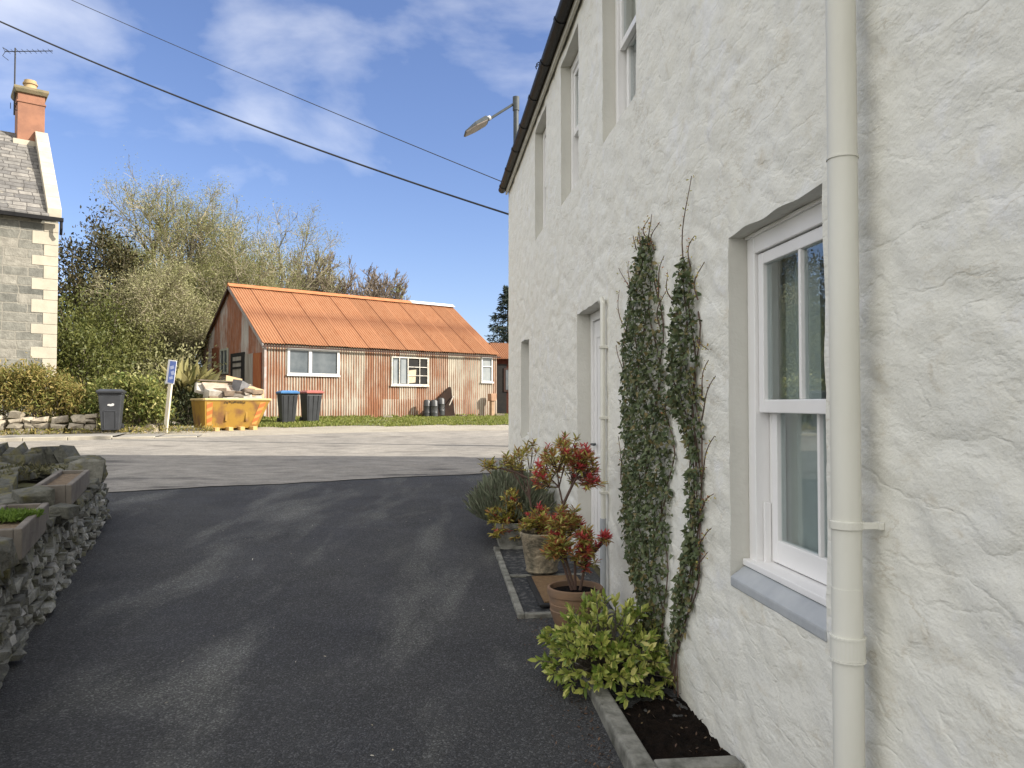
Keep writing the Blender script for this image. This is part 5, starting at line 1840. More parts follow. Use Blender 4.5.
# verge grass in front of the shed
nr = np.random.default_rng(8)
P = []
tv = []
for i in range(60000):
    u = nr.uniform(192, 545)
    x = nr.uniform(-9.8, 2.0); y = nr.uniform(20.8, 36)
    pxu = 512 + F * x / y
    yfront = 22.0 + max(0, (x + 9.2)) * .20 + .6 * noise.noise(Vector((x * .7, 3, 0))) + .25 * noise.noise(Vector((x * 2.5, 7, 0)))
    if x < -8.2: yfront += (-8.2 - x) * .9
    sh_y = (Vector((x, y, 0)) - SH0).dot(SHY); sh_x = (Vector((x, y, 0)) - SH0).dot(SHX)
    if y < yfront: continue
    if sh_x > 0 and sh_y > .02 and sh_x < SL: continue
    if sh_x <= 0 and sh_y > .4: continue
    if abs(x + 4.4 + (y - 24) * .1) < .5 and nr.random() < .8 and noise.noise(Vector((x, y, 2))) > -.2: continue
    if noise.noise(Vector((x * 1.1, y * 1.1, 5))) < -.28: continue
    P.append((x, y, gz(x, y) + .01)); tv.append(.06 + .05 * nr.random() + (.07 if abs(sh_y) < .35 else 0))
tag(leaf_obj('verge_grass', L['grass'], P, np.array(tv), nr, None, [(x, y * 6, z) for x, y, z in BLADE], (0, 0, 1.2), .55), 'bright green rough grass growing along the foot of the rusty shed', 'grass', kind='stuff')
# turf sheet below the grass
mb = MB()
xs_ = list(np.arange(-9.4, 2.2, .3))
for a, b_ in zip(xs_[:-1], xs_[1:]):
    def yf(x): return 22.3 + max(0, (x + 9.2)) * .20 + .6 * noise.noise(Vector((x * .7, 3, 0))) + .25 * noise.noise(Vector((x * 2.5, 7, 0))) + (max(0, -8.2 - x) * .9)
    def yb(x): return 27.2 + (x + 8.74) * .80 + .1 if x > -8.74 else 27.2 + (-8.74 - x) * 1.2
    n = 14
    for k_ in range(n):
        t0, t1 = k_ / n, (k_ + 1) / n
        pts = []
        for (x, t) in ((a, t0), (b_, t0), (b_, t1), (a, t1)):
            y = yf(x) + (yb(x) - yf(x)) * t
            pts.append((x, y, gz(x, y) + .026))
        mb.quad(*pts)
tag(mb.build('verge_turf', M['turf']), kind='structure')
# dry leaves and weeds along the back of the pavement
nr = np.random.default_rng(18); P = []
for i in range(2600):
    x = nr.uniform(-16, -7.8); y = lerp_x(far_edge, x) + 1.35 + abs(nr.normal()) * .45
    P.append((x, y, gz(x, y) + .12 * nr.random() + .05))
tag(leaf_obj('dry_litter', L['heath'], P, .075, nr, None, LANCE, (0, 0, .3), .8), 'dry leaf litter and withered weeds along the back of the pavement', 'leaf litter', kind='stuff')

# ------------------------------------------------------------------ dry stone wall on the left of the drive
M['schist'] = island_mat('grey_green_schist', [(0.15, 0.155, 0.14), (0.26, 0.26, 0.235), (0.10, 0.10, 0.09), (0.36, 0.36, 0.33), (0.19, 0.19, 0.17), (0.48, 0.47, 0.44)], bump=.9, bscale=24, bdist=.025, nscale=9, dirt=(0.17, 0.17, 0.125), dirt_scale=7)
M['schist_moss'] = island_mat('mossy_schist', [(0.10, 0.10, 0.082), (0.14, 0.138, 0.115), (0.08, 0.08, 0.065), (0.18, 0.175, 0.148)], bump=1.0, bscale=20, bdist=.035, nscale=12, dirt=(0.13, 0.12, 0.055), dirt_scale=5)
dsw = empty('dry_stone_wall', (-2.76, 4.15, 0)); tag(dsw, 'dry stone wall of grey angular stones along the left side of the drive', 'wall')
DO = Vector((-2.76, 4.15, 0))
path = [Vector((-2.18, 2.75)), Vector((-2.76, 4.15)), Vector((-3.68, 6.45)), Vector((-4.50, 8.55)), Vector((-4.72, 9.0)), Vector((-5.05, 9.25)), Vector((-5.5, 9.2)), Vector((-7.2, 8.55)), Vector((-10.5, 7.4))]
cum = [0]
for a, b_ in zip(path[:-1], path[1:]): cum.append(cum[-1] + (b_ - a).length)


def wpos(s_):
    i = max(0, min(len(path) - 2, int(np.searchsorted(cum, s_)) - 1))
    f = (s_ - cum[i]) / (cum[i + 1] - cum[i])
    p = path[i].lerp(path[i + 1], f)
    d = (path[i + 1] - path[i]).normalized()
    return p, d


def wtop(s_):
    return float(np.interp(s_, [0, 1.5, 4, 6.3, 7, 8, 12], [.66, .66, .70, .74, .76, .78, .80]))


rng = random.Random(31)
mb = MB()
s_ = 0
cols_ = 0
courses = []
# stack courses: walk along the wall per course
level = 0
zoff = -.04
while zoff < .80:
    ch_ = rng.uniform(.035, .07)
    s_ = rng.uniform(-.1, .05)
    while s_ < cum[-1]:
        l = rng.choice([rng.uniform(.06, .11), rng.uniform(.13, .27), rng.uniform(.09, .17)])
        sm = s_ + l / 2
        if sm > cum[-1]: break
        p, d = wpos(sm)
        g0 = gz(p.x, p.y)
        zc_ = g0 + zoff + ch_ / 2
        if zc_ < wtop(sm) - .03:
            nrm = Vector((d.y, -d.x))      # towards the drive
            hh_ = ch_ * rng.uniform(.85, 1.25)
            yaw = rng.uniform(-.14, .14); rollv = rng.uniform(-.12, .12)
            ax = Vector((d.x, d.y, rollv)).normalized() * l * .54
            ay = Vector((nrm.x + d.x * yaw, nrm.y + d.y * yaw, 0)) * rng.uniform(.10, .14)
            az = Vector((-d.x * rollv, -d.y * rollv, 1)) * hh_ * .51
            batter = (zc_ - g0) * .12
            c_ = Vector((p.x, p.y, zc_)) - Vector((nrm.x, nrm.y, 0)) * (.10 + batter + rng.uniform(-.035, .035)) - DO
            rock(mb, rng, c_, ax, ay, az, .14, 3)
            if rng.random() < .22:  # upright filler stones
                rock(mb, rng, c_ + Vector((d.x, d.y, 0)) * l * .5, Vector((d.x, d.y, 0)) * .03, ay * .9, Vector((0, 0, 1)) * hh_ * .8, .2, 3)
        s_ += l
    zoff += ch_
mb.build('stonework', M['schist'], dsw, bevel=.005)
# hearting behind the face
mb = MB()
for i in range(len(path) - 1):
    a, b_ = path[i], path[i + 1]
    d = (b_ - a).normalized(); nrm = Vector((d.y, -d.x))
    for o0_, o1_ in ((.16, .50),):
        ia, ib = a - nrm * o0_, b_ - nrm * o0_; ja, jb = a - nrm * o1_, b_ - nrm * o1_
        za, zb = wtop(cum[i]) - .06, wtop(cum[i + 1]) - .06
        mb.loft([(ia.x - DO.x, ia.y - DO.y, -.1), (ib.x - DO.x, ib.y - DO.y, -.1), (jb.x - DO.x, jb.y - DO.y, -.1), (ja.x - DO.x, ja.y - DO.y, -.1)],
                [(ia.x - DO.x, ia.y - DO.y, za), (ib.x - DO.x, ib.y - DO.y, zb), (jb.x - DO.x, jb.y - DO.y, zb), (ja.x - DO.x, ja.y - DO.y, za)])
mb.build('hearting', M['soil'], dsw)
# coping: flat slabs on the drive side, upright slabs towards the road
mb = MB()
s_ = 0.0
while s_ < cum[-1]:
    p, d = wpos(min(s_, cum[-1] - .01)); nrm = Vector((d.y, -d.x))
    if s_ < cum[3] - .2:
        l = rng.uniform(.22, .45)
        for row in range(2):
            cc = Vector((p.x, p.y, wtop(s_) + rng.uniform(-.01, .025))) - Vector((nrm.x, nrm.y, 0)) * (.14 + row * .27 + rng.uniform(-.03, .03)) - DO
            rock(mb, rng, cc, Vector((d.x, d.y, rng.uniform(-.12, .12))) * l * .55, Vector((nrm.x, nrm.y, rng.uniform(-.15, .15))) * .15, Vector((0, 0, .035 + rng.uniform(0, .02))), .22, 5)
        s_ += l
    else:
        l = rng.uniform(.10, .17)
        tilt = rng.uniform(.25, .6)
        hh_ = rng.uniform(.13, .20) + (.03 if s_ > cum[5] else -.03)
        cc = Vector((p.x, p.y, wtop(s_) + hh_ * .75)) - Vector((nrm.x, nrm.y, 0)) * .22 - DO
        rock(mb, rng, cc, Vector((d.x, d.y, -tilt * .5)) * l * .5, Vector((nrm.x, nrm.y, 0)) * .22, Vector((d.x * tilt, d.y * tilt, 1)) * hh_, .2, 5)
        s_ += l * .95
mb.build('coping', M['schist_moss'], dsw, bevel=.04)
# large slabs and boulders lying on top, behind the troughs
mb = MB()
big = [(-4.05, 6.25, .80, .34, .20, .07), (-4.6, 6.9, .84, .36, .22, .08), (-4.95, 7.6, .88, .34, .24, .09), (-3.75, 5.85, .78, .25, .2, .06),
       (-4.72, 8.1, .80, .24, .16, .10), (-4.95, 8.62, .82, .24, .20, .11), (-4.25, 5.7, .80, .4, .25, .08), (-5.3, 8.0, .92, .36, .2, .08), (-2.72, 3.75, .76, .2, .18, .11), (-2.55, 3.35, .76, .22, .18, .12), (-3.0, 4.0, .80, .20, .18, .10), (-3.82, 6.16, .84, .17, .15, .10), (-3.52, 6.05, .76, .13, .12, .06), (-2.83, 4.1, .80, .17, .15, .10), (-5.5, 8.5, .96, .34, .18, .08), (-4.7, 5.7, .80, .35, .3, .1), (-5.1, 6.7, .84, .4, .3, .1)]
for (x, y, z, a, b_, c_) in big:
    th_ = rng.uniform(-.5, .5) + 1.9
    rock(mb, rng, Vector((x, y, z)) - DO, Vector((math.cos(th_), math.sin(th_), rng.uniform(-.15, .15))) * a, Vector((-math.sin(th_), math.cos(th_), rng.uniform(-.2, .2))) * b_ * .85, Vector((rng.uniform(-.2, .2), rng.uniform(-.2, .2), 1)) * c_, .2, 7)
mb.build('top_boulders', M['schist_moss'], dsw, bevel=.035)
# raised bed behind the wall
mb = MB()
mb.loft([(-2.7, 2.6, -.05), (-3.05, 4.1, -.05), (-4.9, 8.6, -.05), (-5.6, 8.8, -.05), (-10.5, 7.1, -.05), (-10, 2.6, -.05)],
        [(-2.75, 2.6, .58), (-3.1, 4.1, .62), (-4.9, 8.5, .70), (-5.6, 8.7, .72), (-10.5, 7.0, .74), (-10, 2.6, .6)])
tag(mb.build('raised_bed', M['soil_ground']), kind='structure')
nr = np.random.default_rng(28)
P = np.clip(nr.normal(size=(1500, 3)), -1.6, 1.6) * np.array([.22, .45, .02]) + np.array([-5.0, 7.3, .93])
o = leaf_obj('moss_cushion', L['moss'], P, .05, nr, None, LANCE, (0, 0, .8), .8)
tag(o, 'low brownish moss and thyme between the boulders on top of the wall', 'ground cover', kind='stuff')

# troughs
def trough(label, near, far, z0, z1, w, plants):
    near, far = Vector((*near, 0)), Vector((*far, 0))
    d = (far - near); L_ = d.length; d.normalize()
    root = empty('stone_trough', (near.x, near.y, z0), math.atan2(d.y, d.x)); tag(root, label, 'planter', 'troughs on the dry stone wall')
    h = z1 - z0; t = .045
    # local x along the trough, local y to the left (inward)
    mb = MB()
    mb.box(0, L_, 0, t, 0, h); mb.box(0, L_, w - t, w, 0, h); mb.box(0, t, t, w - t, 0, h - .001); mb.box(L_ - t, L_, t, w - t, 0, h - .001); mb.box(t, L_ - t, t, w - t, 0, .04)
    mb.build('shell', M['trough'], root, bevel=.008)
    mb = MB(); mb.box(t, L_ - t, t, w - t, .04, h - .035); mb.build('soil', M['trough_soil'], root)
    return root


M['trough'] = pm('mossy_trough_concrete', (0.185, 0.165, 0.14), (0.115, 0.10, 0.085), 5, .9, .6, 35, .008)
M['trough_soil'] = pm('gritty_compost', (0.22, 0.16, 0.10), (0.13, 0.095, 0.06), 20, .95, 1, 60, .02)
t1 = trough('long concrete trough nearest the camera on the wall, planted with bright green sedum', (-2.82, 4.45), (-3.37, 5.62), .70, .885, .30, True)
t2 = trough('further concrete trough on the wall, near the rounded boulder at the corner', (-3.64, 6.38), (-4.30, 7.85), .76, .935, .28, False)
nr = np.random.default_rng(4)
loc = np.array(t1.location); a = t1.rotation_euler.z
ux = np.array([math.cos(a), math.sin(a), 0]); uy = np.array([-math.sin(a), math.cos(a), 0])
sed = empty('sedum_plant', tuple(loc + ux * .62 + uy * .16 + np.array([0, 0, .16]))); tag(sed, 'bright green mound of sedum growing in the nearest trough', 'plant')
P = np.clip(nr.normal(size=(2600, 3)), -1.5, 1.5) * np.array([.09, .085, .02]); P[:, 2] = np.abs(P[:, 2])
leaf_obj('foliage', L['sedum'], P, .032, nr, sed, LANCE, (0, 0, 1.1), .6)

# ------------------------------------------------------------------ planting along the house
def on_wall(t, off, z): return HW(t, off, z)

# planting bed: concrete edging, compost
bt0, _ = house_pt(720, 757); 
bt0 = 3.09
bed = empty('planting_bed', HW(bt0), YAW); tag(bed, 'narrow planting bed with concrete edging and dark compost against the white wall', 'planter')
wdt = .47; Lb = 2.16
mb = MB()
mb.box(-wdt, -wdt + .095, .0, Lb, -.05, .115); mb.box(-wdt + .096, -.012, .0, .10, -.05, .112)
mb.box(-wdt + .096, -.012, Lb - .1, Lb, -.05, .12)
mb.build('edging', M['concrete'], bed, bevel=.012)
xs_ = list(np.linspace(-wdt + .094, .02, 44)); ys_ = list(np.linspace(.09, Lb - .09, 150))
sheet('compost', xs_, ys_, lambda x, y: .065 + .020 * noise.noise(Vector((x * 16, y * 16, 0))) + .016 * noise.noise(Vector((x * 38, y * 38, 3))) + .02 * noise.noise(Vector((x * 5, y * 5, 1))), M['soil'], bed)

# yellow-green shrub in the bed
def leafy_shrub(name, label, loc, seed, radii, nstems, mats, leaf_len, per_stem, shape, stem_mat, rosette=True, cat='shrub', hmin=.25, group=None, red_top=None, red_frac=0.0, clump_r=None, droop=0.0, tips_pos=None):
    """shoots ending in whorls of leaves"""
    nr = np.random.default_rng(seed)
    root = empty(name, loc); tag(root, label, cat, group)
    P = []; A = []; Nn_ = []; segs = []; PR = []; AR = []
    for s_ in range(nstems):
        if tips_pos is not None:
            tip = np.array(tips_pos[s_ % len(tips_pos)]) + nr.normal(size=3) * .03
        else:
            v = nr.normal(size=3); v[2] = abs(v[2]) * .9 + .05; v /= np.linalg.norm(v)
            tip = v * np.array(radii) * (.55 + .45 * nr.random() ** .5)
            tip[2] = max(tip[2], .04)
        b0 = np.array([tip[0] * .15, tip[1] * .15, 0])
        mid = b0 * .5 + tip * .5 + np.array([0, 0, .08 * radii[2]]) + nr.normal(size=3) * .02
        segs.append((*b0, *mid, .006, .0045)); segs.append((*mid, *tip, .0045, .0028))
        d = tip - mid; d = d / np.linalg.norm(d)
        redtip = nr.random() < red_frac
        for k_ in range(per_stem):
            f = nr.random()
            base = tip - d * (f * (.10 if rosette else .35) * np.linalg.norm(tip) ** .5)
            ang = nr.random() * 6.283
            e1_ = np.cross(d, [0.3, .2, 1]); e1_ /= np.linalg.norm(e1_); e2_ = np.cross(d, e1_)
            side = e1_ * math.cos(ang) + e2_ * math.sin(ang)
            open_ = .35 + .9 * f
            a_ = d * (1 - .45 * f) + side * open_ + np.array([0, 0, -droop])
            if redtip and f < .8:
                PR.append(base); AR.append(a_)
            else:
                P.append(base); A.append(a_); Nn_.append(d)
    leaf_obj('foliage', mats, np.array(P), leaf_len, nr, root, shape, np.array(A), .12, np.array(Nn_) * 1.0, .4)
    if PR:
        leaf_obj('young_leaves', red_top, np.array(PR), leaf_len * .9, nr, root, shape, np.array(AR), .12, (0, 0, 1), .6)
    tubes_obj('stems', stem_mat, segs, root, 5)
    return root


sb = HW(bt0 + 1.21, -.31, .08)
leafy_shrub('evergreen_shrub', 'yellow green leafy shrub in the concrete edged bed below the ivy', tuple(sb), 7, (.41, .50, .43), 185, L['skimmia'], .050, 15, [(x, y * .85, z) for x, y, z in OVAL], M['bark'])

# ivy on the wall: two columns, leaves hugging the wall
def ivy(name, label, prof, n, seed, shoots, nrm_off=.02):
    """prof: list of (v, u_left, u_right)"""
    nr = np.random.default_rng(seed)
    tb, zb0 = house_pt((prof[-1][1] + prof[-1][2]) / 2, prof[-1][0])
    root = empty(name, HW(tb, -.01, 0.1), YAW); tag(root, label, 'ivy')
    vs_ = [p[0] for p in prof]
    P = []; segs = []
    area = [max(p[2] - p[1], 2) for p in prof]
    def local(u, v, off):
        t, z = house_pt(u, v)
        return np.array([-off + .01, t - tb, z - .1])
    cnt = 0
    while cnt < n:
        v = nr.uniform(vs_[0], vs_[-1])
        l = np.interp(v, vs_, [p[1] for p in prof]); r_ = np.interp(v, vs_, [p[2] for p in prof])
        if nr.random() > (r_ - l) / max(area): continue
        wob = 3.5 * noise.noise(Vector((v * .05, seed, 0))) + 2.5 * noise.noise(Vector((v * .13, seed, 3)))
        l += wob; r_ += wob * .6 + 2.5 * noise.noise(Vector((v * .09, seed, 8)))
        x_ = (nr.beta(1.25, 1.25)) 
        u = l + (r_ - l) * x_ + nr.normal() * 1.6
        if noise.noise(Vector((u * .11, v * .07, seed * 3.1))) < -.33: 
            if nr.random() < .55: continue
        bulge = (1 - (2 * x_ - 1) ** 2)
        off = .012 + .085 * bulge * nr.random() ** .6 * min(1, (r_ - l) / 34)
        P.append(local(u, v, off)); cnt += 1
    # climbing stems
    for k_ in range(6):
        f = (k_ + .5) / 6
        pts = []
        vtop = vs_[0] + nr.uniform(0, 60)
        for v in np.linspace(vs_[-1] + 42, vtop, 28):
            l = np.interp(v, vs_, [p[1] for p in prof]); r_ = np.interp(v, vs_, [p[2] for p in prof])
            u = l + (r_ - l) * (f + .13 * math.sin(v * .05 + k_ * 2.1))
            pts.append(local(u, v, .012))
        for a_, b_ in zip(pts[:-1], pts[1:]): segs.append((*a_, *b_, .0042, .004))
    # bare shoots with small leaves
    PS = []
    for (u0, v0, u1, v1) in shoots:
        pts = []
        nst = 9
        for k_ in range(nst + 1):
            f = k_ / nst
            pts.append(local(u0 + (u1 - u0) * f + 1.6 * math.sin(f * 5 + u0), v0 + (v1 - v0) * f, .014 + .02 * math.sin(f * 3.1)))
        for i_, (a_, b_) in enumerate(zip(pts[:-1], pts[1:])):
            segs.append((*a_, *b_, .0042 * (1 - .06 * i_), .0042 * (1 - .06 * (i_ + 1))))
            for q in range(3):
                PS.append(a_ + (b_ - a_) * nr.random() + nr.normal(size=3) * .008)
    tubes_obj('stems', M['stem_red'], segs, root, 5)
    leaf_obj('foliage', L['ivy'], np.array(P), .026, nr, root, IVY, (-.25, 0, -.55), .75, (-1, 0, .35), .45)
    if PS:
        leaf_obj('young_leaves', L['pieris_green'], np.array(PS), .013, nr, root, OVAL, (-.5, 0, .4), .8)
    return root


ivy('ivy', 'broad dense column of dark green ivy climbing the white wall, left of the pair',
    [(236, 646, 652), (262, 638, 658), (300, 632, 662), (350, 625, 666), (400, 624, 672), (450, 625, 675), (500, 624, 674), (540, 627, 671), (580, 635, 668), (612, 645, 668), (645, 648, 668)], 6200, 3,
    [(640, 300, 622, 268), (630, 340, 621, 290), (656, 250, 661, 222), (645, 245, 640, 232), (652, 250, 655, 214), (660, 300, 668, 256), (662, 330, 667, 292), (627, 470, 621, 436), (628, 380, 620, 345), (646, 262, 642, 226), (650, 240, 650, 218), (634, 300, 632, 262), (668, 420, 678, 392), (640, 250, 637, 236)])
ivy('ivy', 'thin straggling strand of ivy climbing the white wall beside the near window',
    [(258, 685, 692), (290, 678, 698), (330, 675, 702), (370, 672, 702), (400, 674, 702), (432, 686, 704), (455, 693, 704), (490, 692, 706), (530, 690, 705), (560, 685, 702), (590, 679, 700), (620, 675, 690), (655, 672, 680)], 2150, 8,
    [(688, 275, 693, 176), (692, 270, 698, 236), (676, 300, 669, 272), (700, 300, 706, 262), (702, 340, 712, 350), (704, 420, 720, 376), (704, 400, 713, 360), (704, 480, 719, 436), (704, 510, 718, 494), (703, 545, 716, 528), (702, 570, 711, 552)])
# dead leaf bunch caught on the thin strand is part of the ivy

# doorstep area: concrete border, slate chips, mat
stp = empty('doorstep', HW(5.28, 0, gz(0, 5.3)), YAW); tag(stp, 'low doorstep tray with pale concrete border and dark slate chips at the white door', 'doorstep')
mb = MB()
Wd = .70; Ld = 2.0
slope = .05
def zs(y): return slope * y * .98
def sbox(mb, x0, x1, y0, y1, h0, h1):
    mb.loft([(x0, y0, zs(y0) + h0), (x1, y0, zs(y0) + h0), (x1, y1, zs(y1) + h0), (x0, y1, zs(y1) + h0)], [(x0, y0, zs(y0) + h1), (x1, y0, zs(y0) + h1), (x1, y1, zs(y1) + h1), (x0, y1, zs(y1) + h1)])
sbox(mb, -Wd, -Wd + .05, 0, Ld, -.05, .045); sbox(mb, -Wd + .05, -.02, 0, .05, -.05, .043); sbox(mb, -Wd + .05, -.02, Ld - .06, Ld, -.05, .055); sbox(mb, -Wd + .05, -.02, .98, 1.03, -.05, .04)
mb.build('border', M['concrete'], stp, bevel=.008)
xs_ = list(np.linspace(-Wd + .045, -.01, 24)); ys_ = list(np.linspace(.03, Ld - .03, 70))
M['chips'] = pm('dark_slate_chips', (0.030, 0.032, 0.034), (0.16, 0.155, 0.15), 22, .85, 1.0, 40, .02, lo=.48, hi=.74, detail=8)
sheet('slate_chips', xs_, ys_, lambda x, y: zs(y) + .026 + .008 * noise.noise(Vector((x * 40, y * 40, 0))), M['chips'], stp)
matp = HW(5.42, -.31, 0)
mat_o = empty('doormat', (matp.x, matp.y, gz(0, 5.42) + .05), YAW); tag(mat_o, 'brown coir doormat with black rubber border behind the terracotta pot', 'doormat')
mb = MB()
def mbox(mb, x0, x1, y0, y1, h0, h1): sbox(mb, x0, x1, y0, y1, h0, h1)
mbox(mb, -.22, .22, 0, .75, -.006, .012); mb.build('rubber_border', M['rubber'], mat_o, bevel=.004)
mb = MB(); mbox(mb, -.18, .18, .04, .71, .0125, .022); mb.build('coir', pm('coir', (0.20, 0.125, 0.06), (0.15, 0.09, 0.045), 18, .95, .9, 80, .01), mat_o)

# pots
def pot(label, loc, prof, mat, name='plant_pot', soil_r=.15, soil_z=.25, smooth=True):
    root = empty(name, loc); tag(root, label, 'plant pot')
    mb = MB(); mb.lathe(prof, (0, 0, 0), 40); mb.build('pot', mat, root, smooth=True)
    mb = MB()
    rings = [(soil_r, soil_z), (soil_r * .7, soil_z + .012), (soil_r * .35, soil_z + .006), (.001, soil_z + .014)]
    mb.lathe(rings, (0, 0, 0), 24, cap_bot=False); mb.build('soil', M['soil'], root)
    return root


M['terracotta'] = pm('weathered_terracotta', (0.25, 0.15, 0.085), (0.18, 0.12, 0.08), 5, .85, .35, 40, .005, stretch=(1, 1, 2.5))
M['patterned'] = pm('mossy_patterned_stoneware', (0.34, 0.28, 0.19), (0.13, 0.115, 0.08), 16, .9, 1.0, 26, .03, detail=8)
p1 = HW(5.02, -.35); p1z = gz(0, p1.y) + .022
pot('round ribbed terracotta pot by the door, nearest of the three pots', (p1.x, p1.y, p1z),
    [(.125, 0), (.15, .03), (.175, .10), (.187, .14), (.182, .145), (.190, .185), (.186, .19), (.192, .225), (.190, .24), (.203, .245), (.206, .265), (.204, .295), (.196, .302), (.184, .298), (.178, .26), (.17, .22)], M['terracotta'], soil_r=.18, soil_z=.262).scale = (.9, .9, .92)
p2 = HW(6.32, -.38); p2z = gz(0, p2.y) + .05
pot('mossy patterned stoneware pot behind the terracotta pot', (p2.x, p2.y, p2z),
    [(.12, 0), (.135, .015), (.128, .03), (.15, .15), (.168, .27), (.182, .29), (.184, .32), (.172, .33), (.162, .325), (.155, .28), (.145, .2)], M['patterned'], soil_r=.158, soil_z=.285)
p3 = HW(7.35, -.52); p3z = gz(0, p3.y) + .012
r3 = empty('plant_pot', (p3.x, p3.y, p3z), YAW); tag(r3, 'small square grey pot furthest along the wall before the lavender', 'plant pot')
mb = MB()
def sq(h, z): return [(-h, -h, z), (h, -h, z), (h, h, z), (-h, h, z)]
mb.loft(sq(.12, 0), sq(.15, .20), caps=(True, False)); mb.loft(sq(.165, .20), sq(.165, .25), caps=(True, False)); mb.loft(list(reversed(sq(.145, .22))), list(reversed(sq(.145, .25))), caps=(True, False))
for i in range(4):
    a, b_ = sq(.165, .25), sq(.145, .25); j = (i + 1) % 4
    mb.quad(a[i], a[j], b_[j], b_[i])
mb.build('pot', M['concrete'], r3, bevel=.008)
mb = MB(); mb.box(-.143, .143, -.143, .143, .18, .222); mb.build('soil', M['soil'], r3)


def pieris(label, loc, seed, tips, base_z, leafmat, red_frac, leaf=.075, per=20, extra_low=0):
    """tips: list of (dx along camera x, dy, z, weight); stems fork from the trunk"""
    nr = np.random.default_rng(seed); rng = random.Random(seed)
    root = empty('pieris_shrub', loc); tag(root, label, 'shrub')
    segs = []; P = []; A = []; PR = []; AR = []
    for (trunk, heads, rf) in tips:
        pts = [np.array(q) for q in trunk]
        r0 = .011
        for i, (a_, b_) in enumerate(zip(pts[:-1], pts[1:])):
            segs.append((*a_, *b_, r0 * (1 - .12 * i), r0 * (1 - .12 * (i + 1))))
        top = pts[-1]
        for (hx, hy, hz_, hr, n) in heads:
            c_ = np.array([hx, hy, hz_])
            start = pts[-1 if len(pts) < 3 else -(1 + rng.randint(0, 1))]
            mid = start * .45 + c_ * .55 + np.array([0, 0, -.02])
            segs.append((*start, *mid, .006, .0045))
            for k_ in range(n):
                v = nr.normal(size=3); v[2] = v[2] * .8 + .35; v /= np.linalg.norm(v)
                tip = c_ + v * hr * (.5 + .5 * nr.random())
                segs.append((*mid, *tip, .0035, .0018))
                d = tip - mid; d = d / np.linalg.norm(d) * .6 + np.array([0, 0, .4])
                red = nr.random() < rf
                for q in range(per):
                    ang = q * 2.4 + nr.random()
                    f = q / per
                    side = np.array([math.cos(ang), math.sin(ang), 0])
                    a_ = side * (.55 + .5 * f) + d * (.9 - .9 * f) + np.array([0, 0, .15 - .5 * f])
                    b_ = tip - d * f * .035
                    if red and f < .72: PR.append(b_); AR.append(a_)
                    else: P.append(b_); A.append(a_)
    leaf_obj('foliage', leafmat, np.array(P), leaf, nr, root, LANCE, np.array(A), .15, (0, 0, 1), .35)
    if PR: leaf_obj('young_leaves', L['pieris_red'], np.array(PR), leaf * .72, nr, root, LANCE, np.array(AR), .15, (0, 0, 1), .35)
    tubes_obj('stems', M['stem_red'], segs, root, 6)
    return root


def rel(u, v, Y, base):  # offset from a shrub base to a point seen at depth Y
    p = at(u, v, Y); return (p.x - base[0], p.y - base[1], p.z - base[2])


b1 = (p1.x, p1.y, p1z + .24); Y1 = p1.y
def R1(u, v, dy=0.0): return rel(u, v, Y1 + dy, b1)
def heads(lst, R_): return [(*R_(u, v, dy), hr * 1.02, int(n * 2.3)) for (u, v, dy, hr, n) in lst]
pieris('tall pieris with red young leaves in the terracotta pot', b1, 5, [
    ([(0, 0, 0), R1(566, 560), R1(564, 530), R1(563, 505), R1(559, 487), R1(562, 475)], heads([(545, 468, .1, .09, 6), (556, 455, -.05, .10, 7), (568, 448, .1, .09, 6), (541, 482, 0, .07, 5)], R1), .25),
    ([R1(563, 505), R1(570, 490), R1(576, 478)], heads([(580, 462, 0, .09, 7), (590, 472, .05, .09, 7), (586, 455, .1, .07, 6), (592, 482, -.03, .07, 5), (574, 470, .15, .08, 5)], R1), .85),
    ([(0, 0, 0), R1(567, 565), R1(560, 545), R1(562, 530)], heads([(557, 522, -.1, .08, 7), (566, 518, 0, .08, 7), (574, 525, .1, .07, 6), (556, 538, -.1, .08, 6)], R1), .45),
    ([(0, 0, 0), R1(575, 560), R1(583, 545)], heads([(584, 540, -.1, .08, 7), (580, 553, -.1, .07, 6), (592, 550, 0, .06, 5), (590, 565, .0, .06, 4)], R1), .5),
    ([(0.03, 0, 0), R1(586, 560), R1(600, 545)], heads([(606, 537, 0, .03, 4)], R1), 1.0),
    ([(-.02, 0, 0), R1(562, 560), R1(556, 552)], heads([(554, 552, -.12, .07, 7), (562, 545, -.15, .06, 6)], R1), .2),
], 0, L['pieris_green'], .4, leaf=.05, per=16)
b2_ = (p2.x, p2.y, p2z + .285); Y2 = p2.y
def R2(u, v, dy=0.0): return rel(u, v, Y2 + dy, b2_)
pieris('slender pieris with a few pale leaf whorls in the patterned pot', b2_, 9, [
    ([(0, 0, 0), R2(534, 525), R2(530, 500), R2(527, 478)], heads([(518, 458, .05, .10, 5), (530, 448, .1, .07, 3), (510, 462, 0, .06, 3)], R2), .05),
    ([R2(527, 478), R2(515, 472), R2(500, 468)], heads([(487, 466, 0, .05, 3)], R2), 0),
    ([(0, 0, 0), R2(538, 525)], heads([(536, 520, -.1, .08, 7), (546, 527, -.05, .07, 6), (528, 526, 0, .06, 4), (541, 512, .05, .06, 4)], R2), .4),
], 0, L['pieris_yellow'], .2, leaf=.055, per=15)
b3 = (p3.x, p3.y, p3z + .22); Y3 = p3.y
def R3(u, v, dy=0.0): return rel(u, v, Y3 + dy, b3)
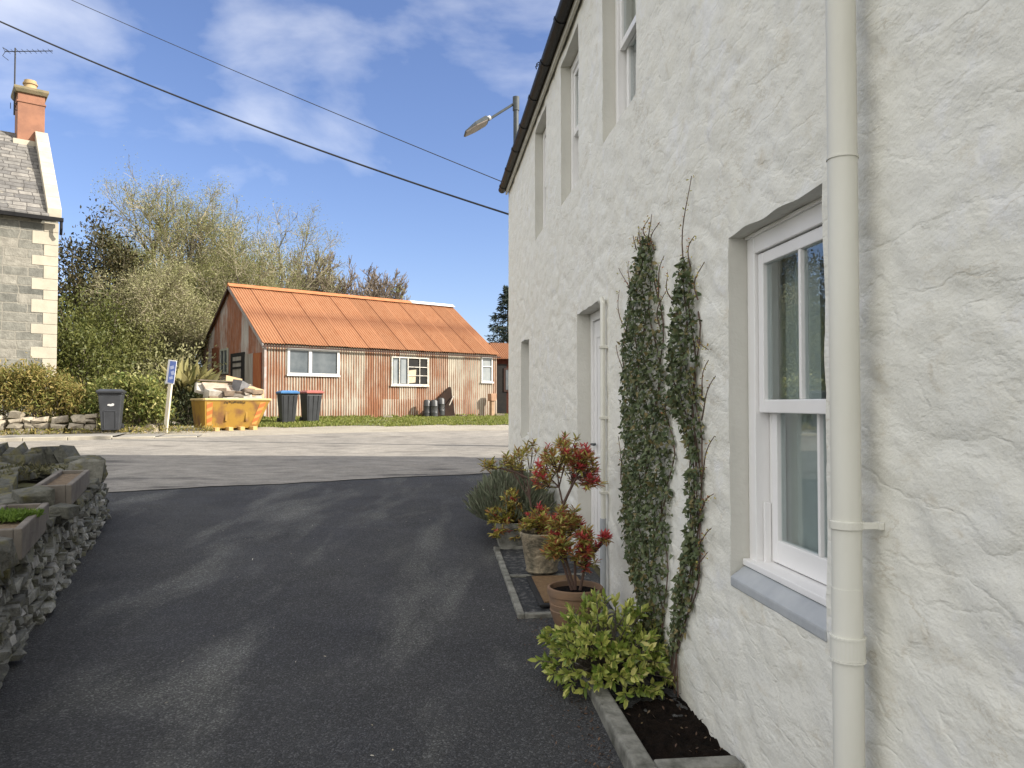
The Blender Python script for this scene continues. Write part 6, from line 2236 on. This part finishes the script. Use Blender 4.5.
pieris('bushy yellow green pieris in the small square pot beside the lavender', b3, 13, [
    ([(0, 0, 0), R3(508, 525), R3(505, 512)], heads([(503, 522, -.1, .10, 9), (511, 508, 0, .10, 9), (497, 515, -.05, .09, 8), (518, 518, 0, .09, 7), (510, 498, .05, .08, 6), (500, 532, -.15, .08, 6), (520, 532, -.1, .08, 5)], R3), .12),
], 0, L['pieris_yellow'], .1, leaf=.055, per=15)

# lavender
lv = HW(8.0, -.46); lz = gz(lv.x, lv.y)
nr = np.random.default_rng(61)
lav = empty('lavender_bush', (lv.x, lv.y, lz)); tag(lav, 'rounded grey green lavender bush at the foot of the white wall', 'shrub')
n = 7500
a = nr.random(n) * 6.283; rr_ = np.sqrt(nr.random(n)); 
tipx = np.stack([np.cos(a) * rr_ * .44, np.sin(a) * rr_ * .85, (.68 - .38 * rr_ ** 2) * (.8 + .2 * nr.random(n))], 1)
f = .35 + .65 * nr.random(n)[:, None]
P = tipx * f
leaf_obj('foliage', L['lavender'], P, .11, nr, lav, BLADE and [(x, y * 2.2, z) for x, y, z in BLADE], unit(tipx) * 1.2 + np.array([0, 0, .8]), .35)
segs = [(0, 0, 0, *(t_ * .92), .004, .0016) for t_ in tipx[::9]]
tubes_obj('stems', M['twig_brown'], segs, lav, 3)

# fallen scraps on the drive
nr = np.random.default_rng(71); P = []
for _ in range(46):
    x = nr.uniform(-3.2, .5); y = nr.uniform(3.4, 9)
    if x < -2.1 - (y - 3) * .36: continue
    P.append((x, y, gz(x, y) + .016))
tag(leaf_obj('fallen_petals', leaf_mat('pale_petal', [(0.55, 0.52, 0.45), (0.35, 0.30, 0.2), (0.6, 0.58, 0.55)], .1), P, .016, nr, None, OVAL, (1, 0, 0), .9, (0, 0, 1), .1), 'scattered pale petals and grit on the dark drive', 'litter', kind='stuff')

# crumbs of compost and dead leaves against the bed edging
nr = np.random.default_rng(90); P = []
for _ in range(420):
    t = nr.uniform(3.1, 5.4); off = -.50 - abs(nr.normal()) * .09
    p = HW(t, off); P.append((p.x, p.y, gz(p.x, p.y) + .016))
tag(leaf_obj('leaf_crumbs', leaf_mat('dead_leaf', [(0.10, 0.055, 0.03), (0.05, 0.03, 0.02), (0.16, 0.09, 0.05), (0.03, 0.022, 0.018)], .1), P, .016, nr, None, OVAL, (1, 0, 0), .9, (0, 0, 1), .3), 'brown crumbs of dead leaf and compost on the drive beside the bed edging', 'litter', kind='stuff')
P = []
for _ in range(45):
    t = nr.uniform(3.25, 4.3); off = nr.uniform(-.36, -.03)
    p = HW(t, off); P.append((p.x, p.y, .105))
tag(leaf_obj('fallen_leaves', leaf_mat('bed_dead_leaf', [(0.09, 0.05, 0.03), (0.05, 0.032, 0.02), (0.20, 0.14, 0.07)], .1), P, .020, nr, None, OVAL, (1, 0, 0), .9, (0, 0, 1), .4), 'small brown dead leaves lying on the compost of the planting bed', 'litter', kind='stuff')
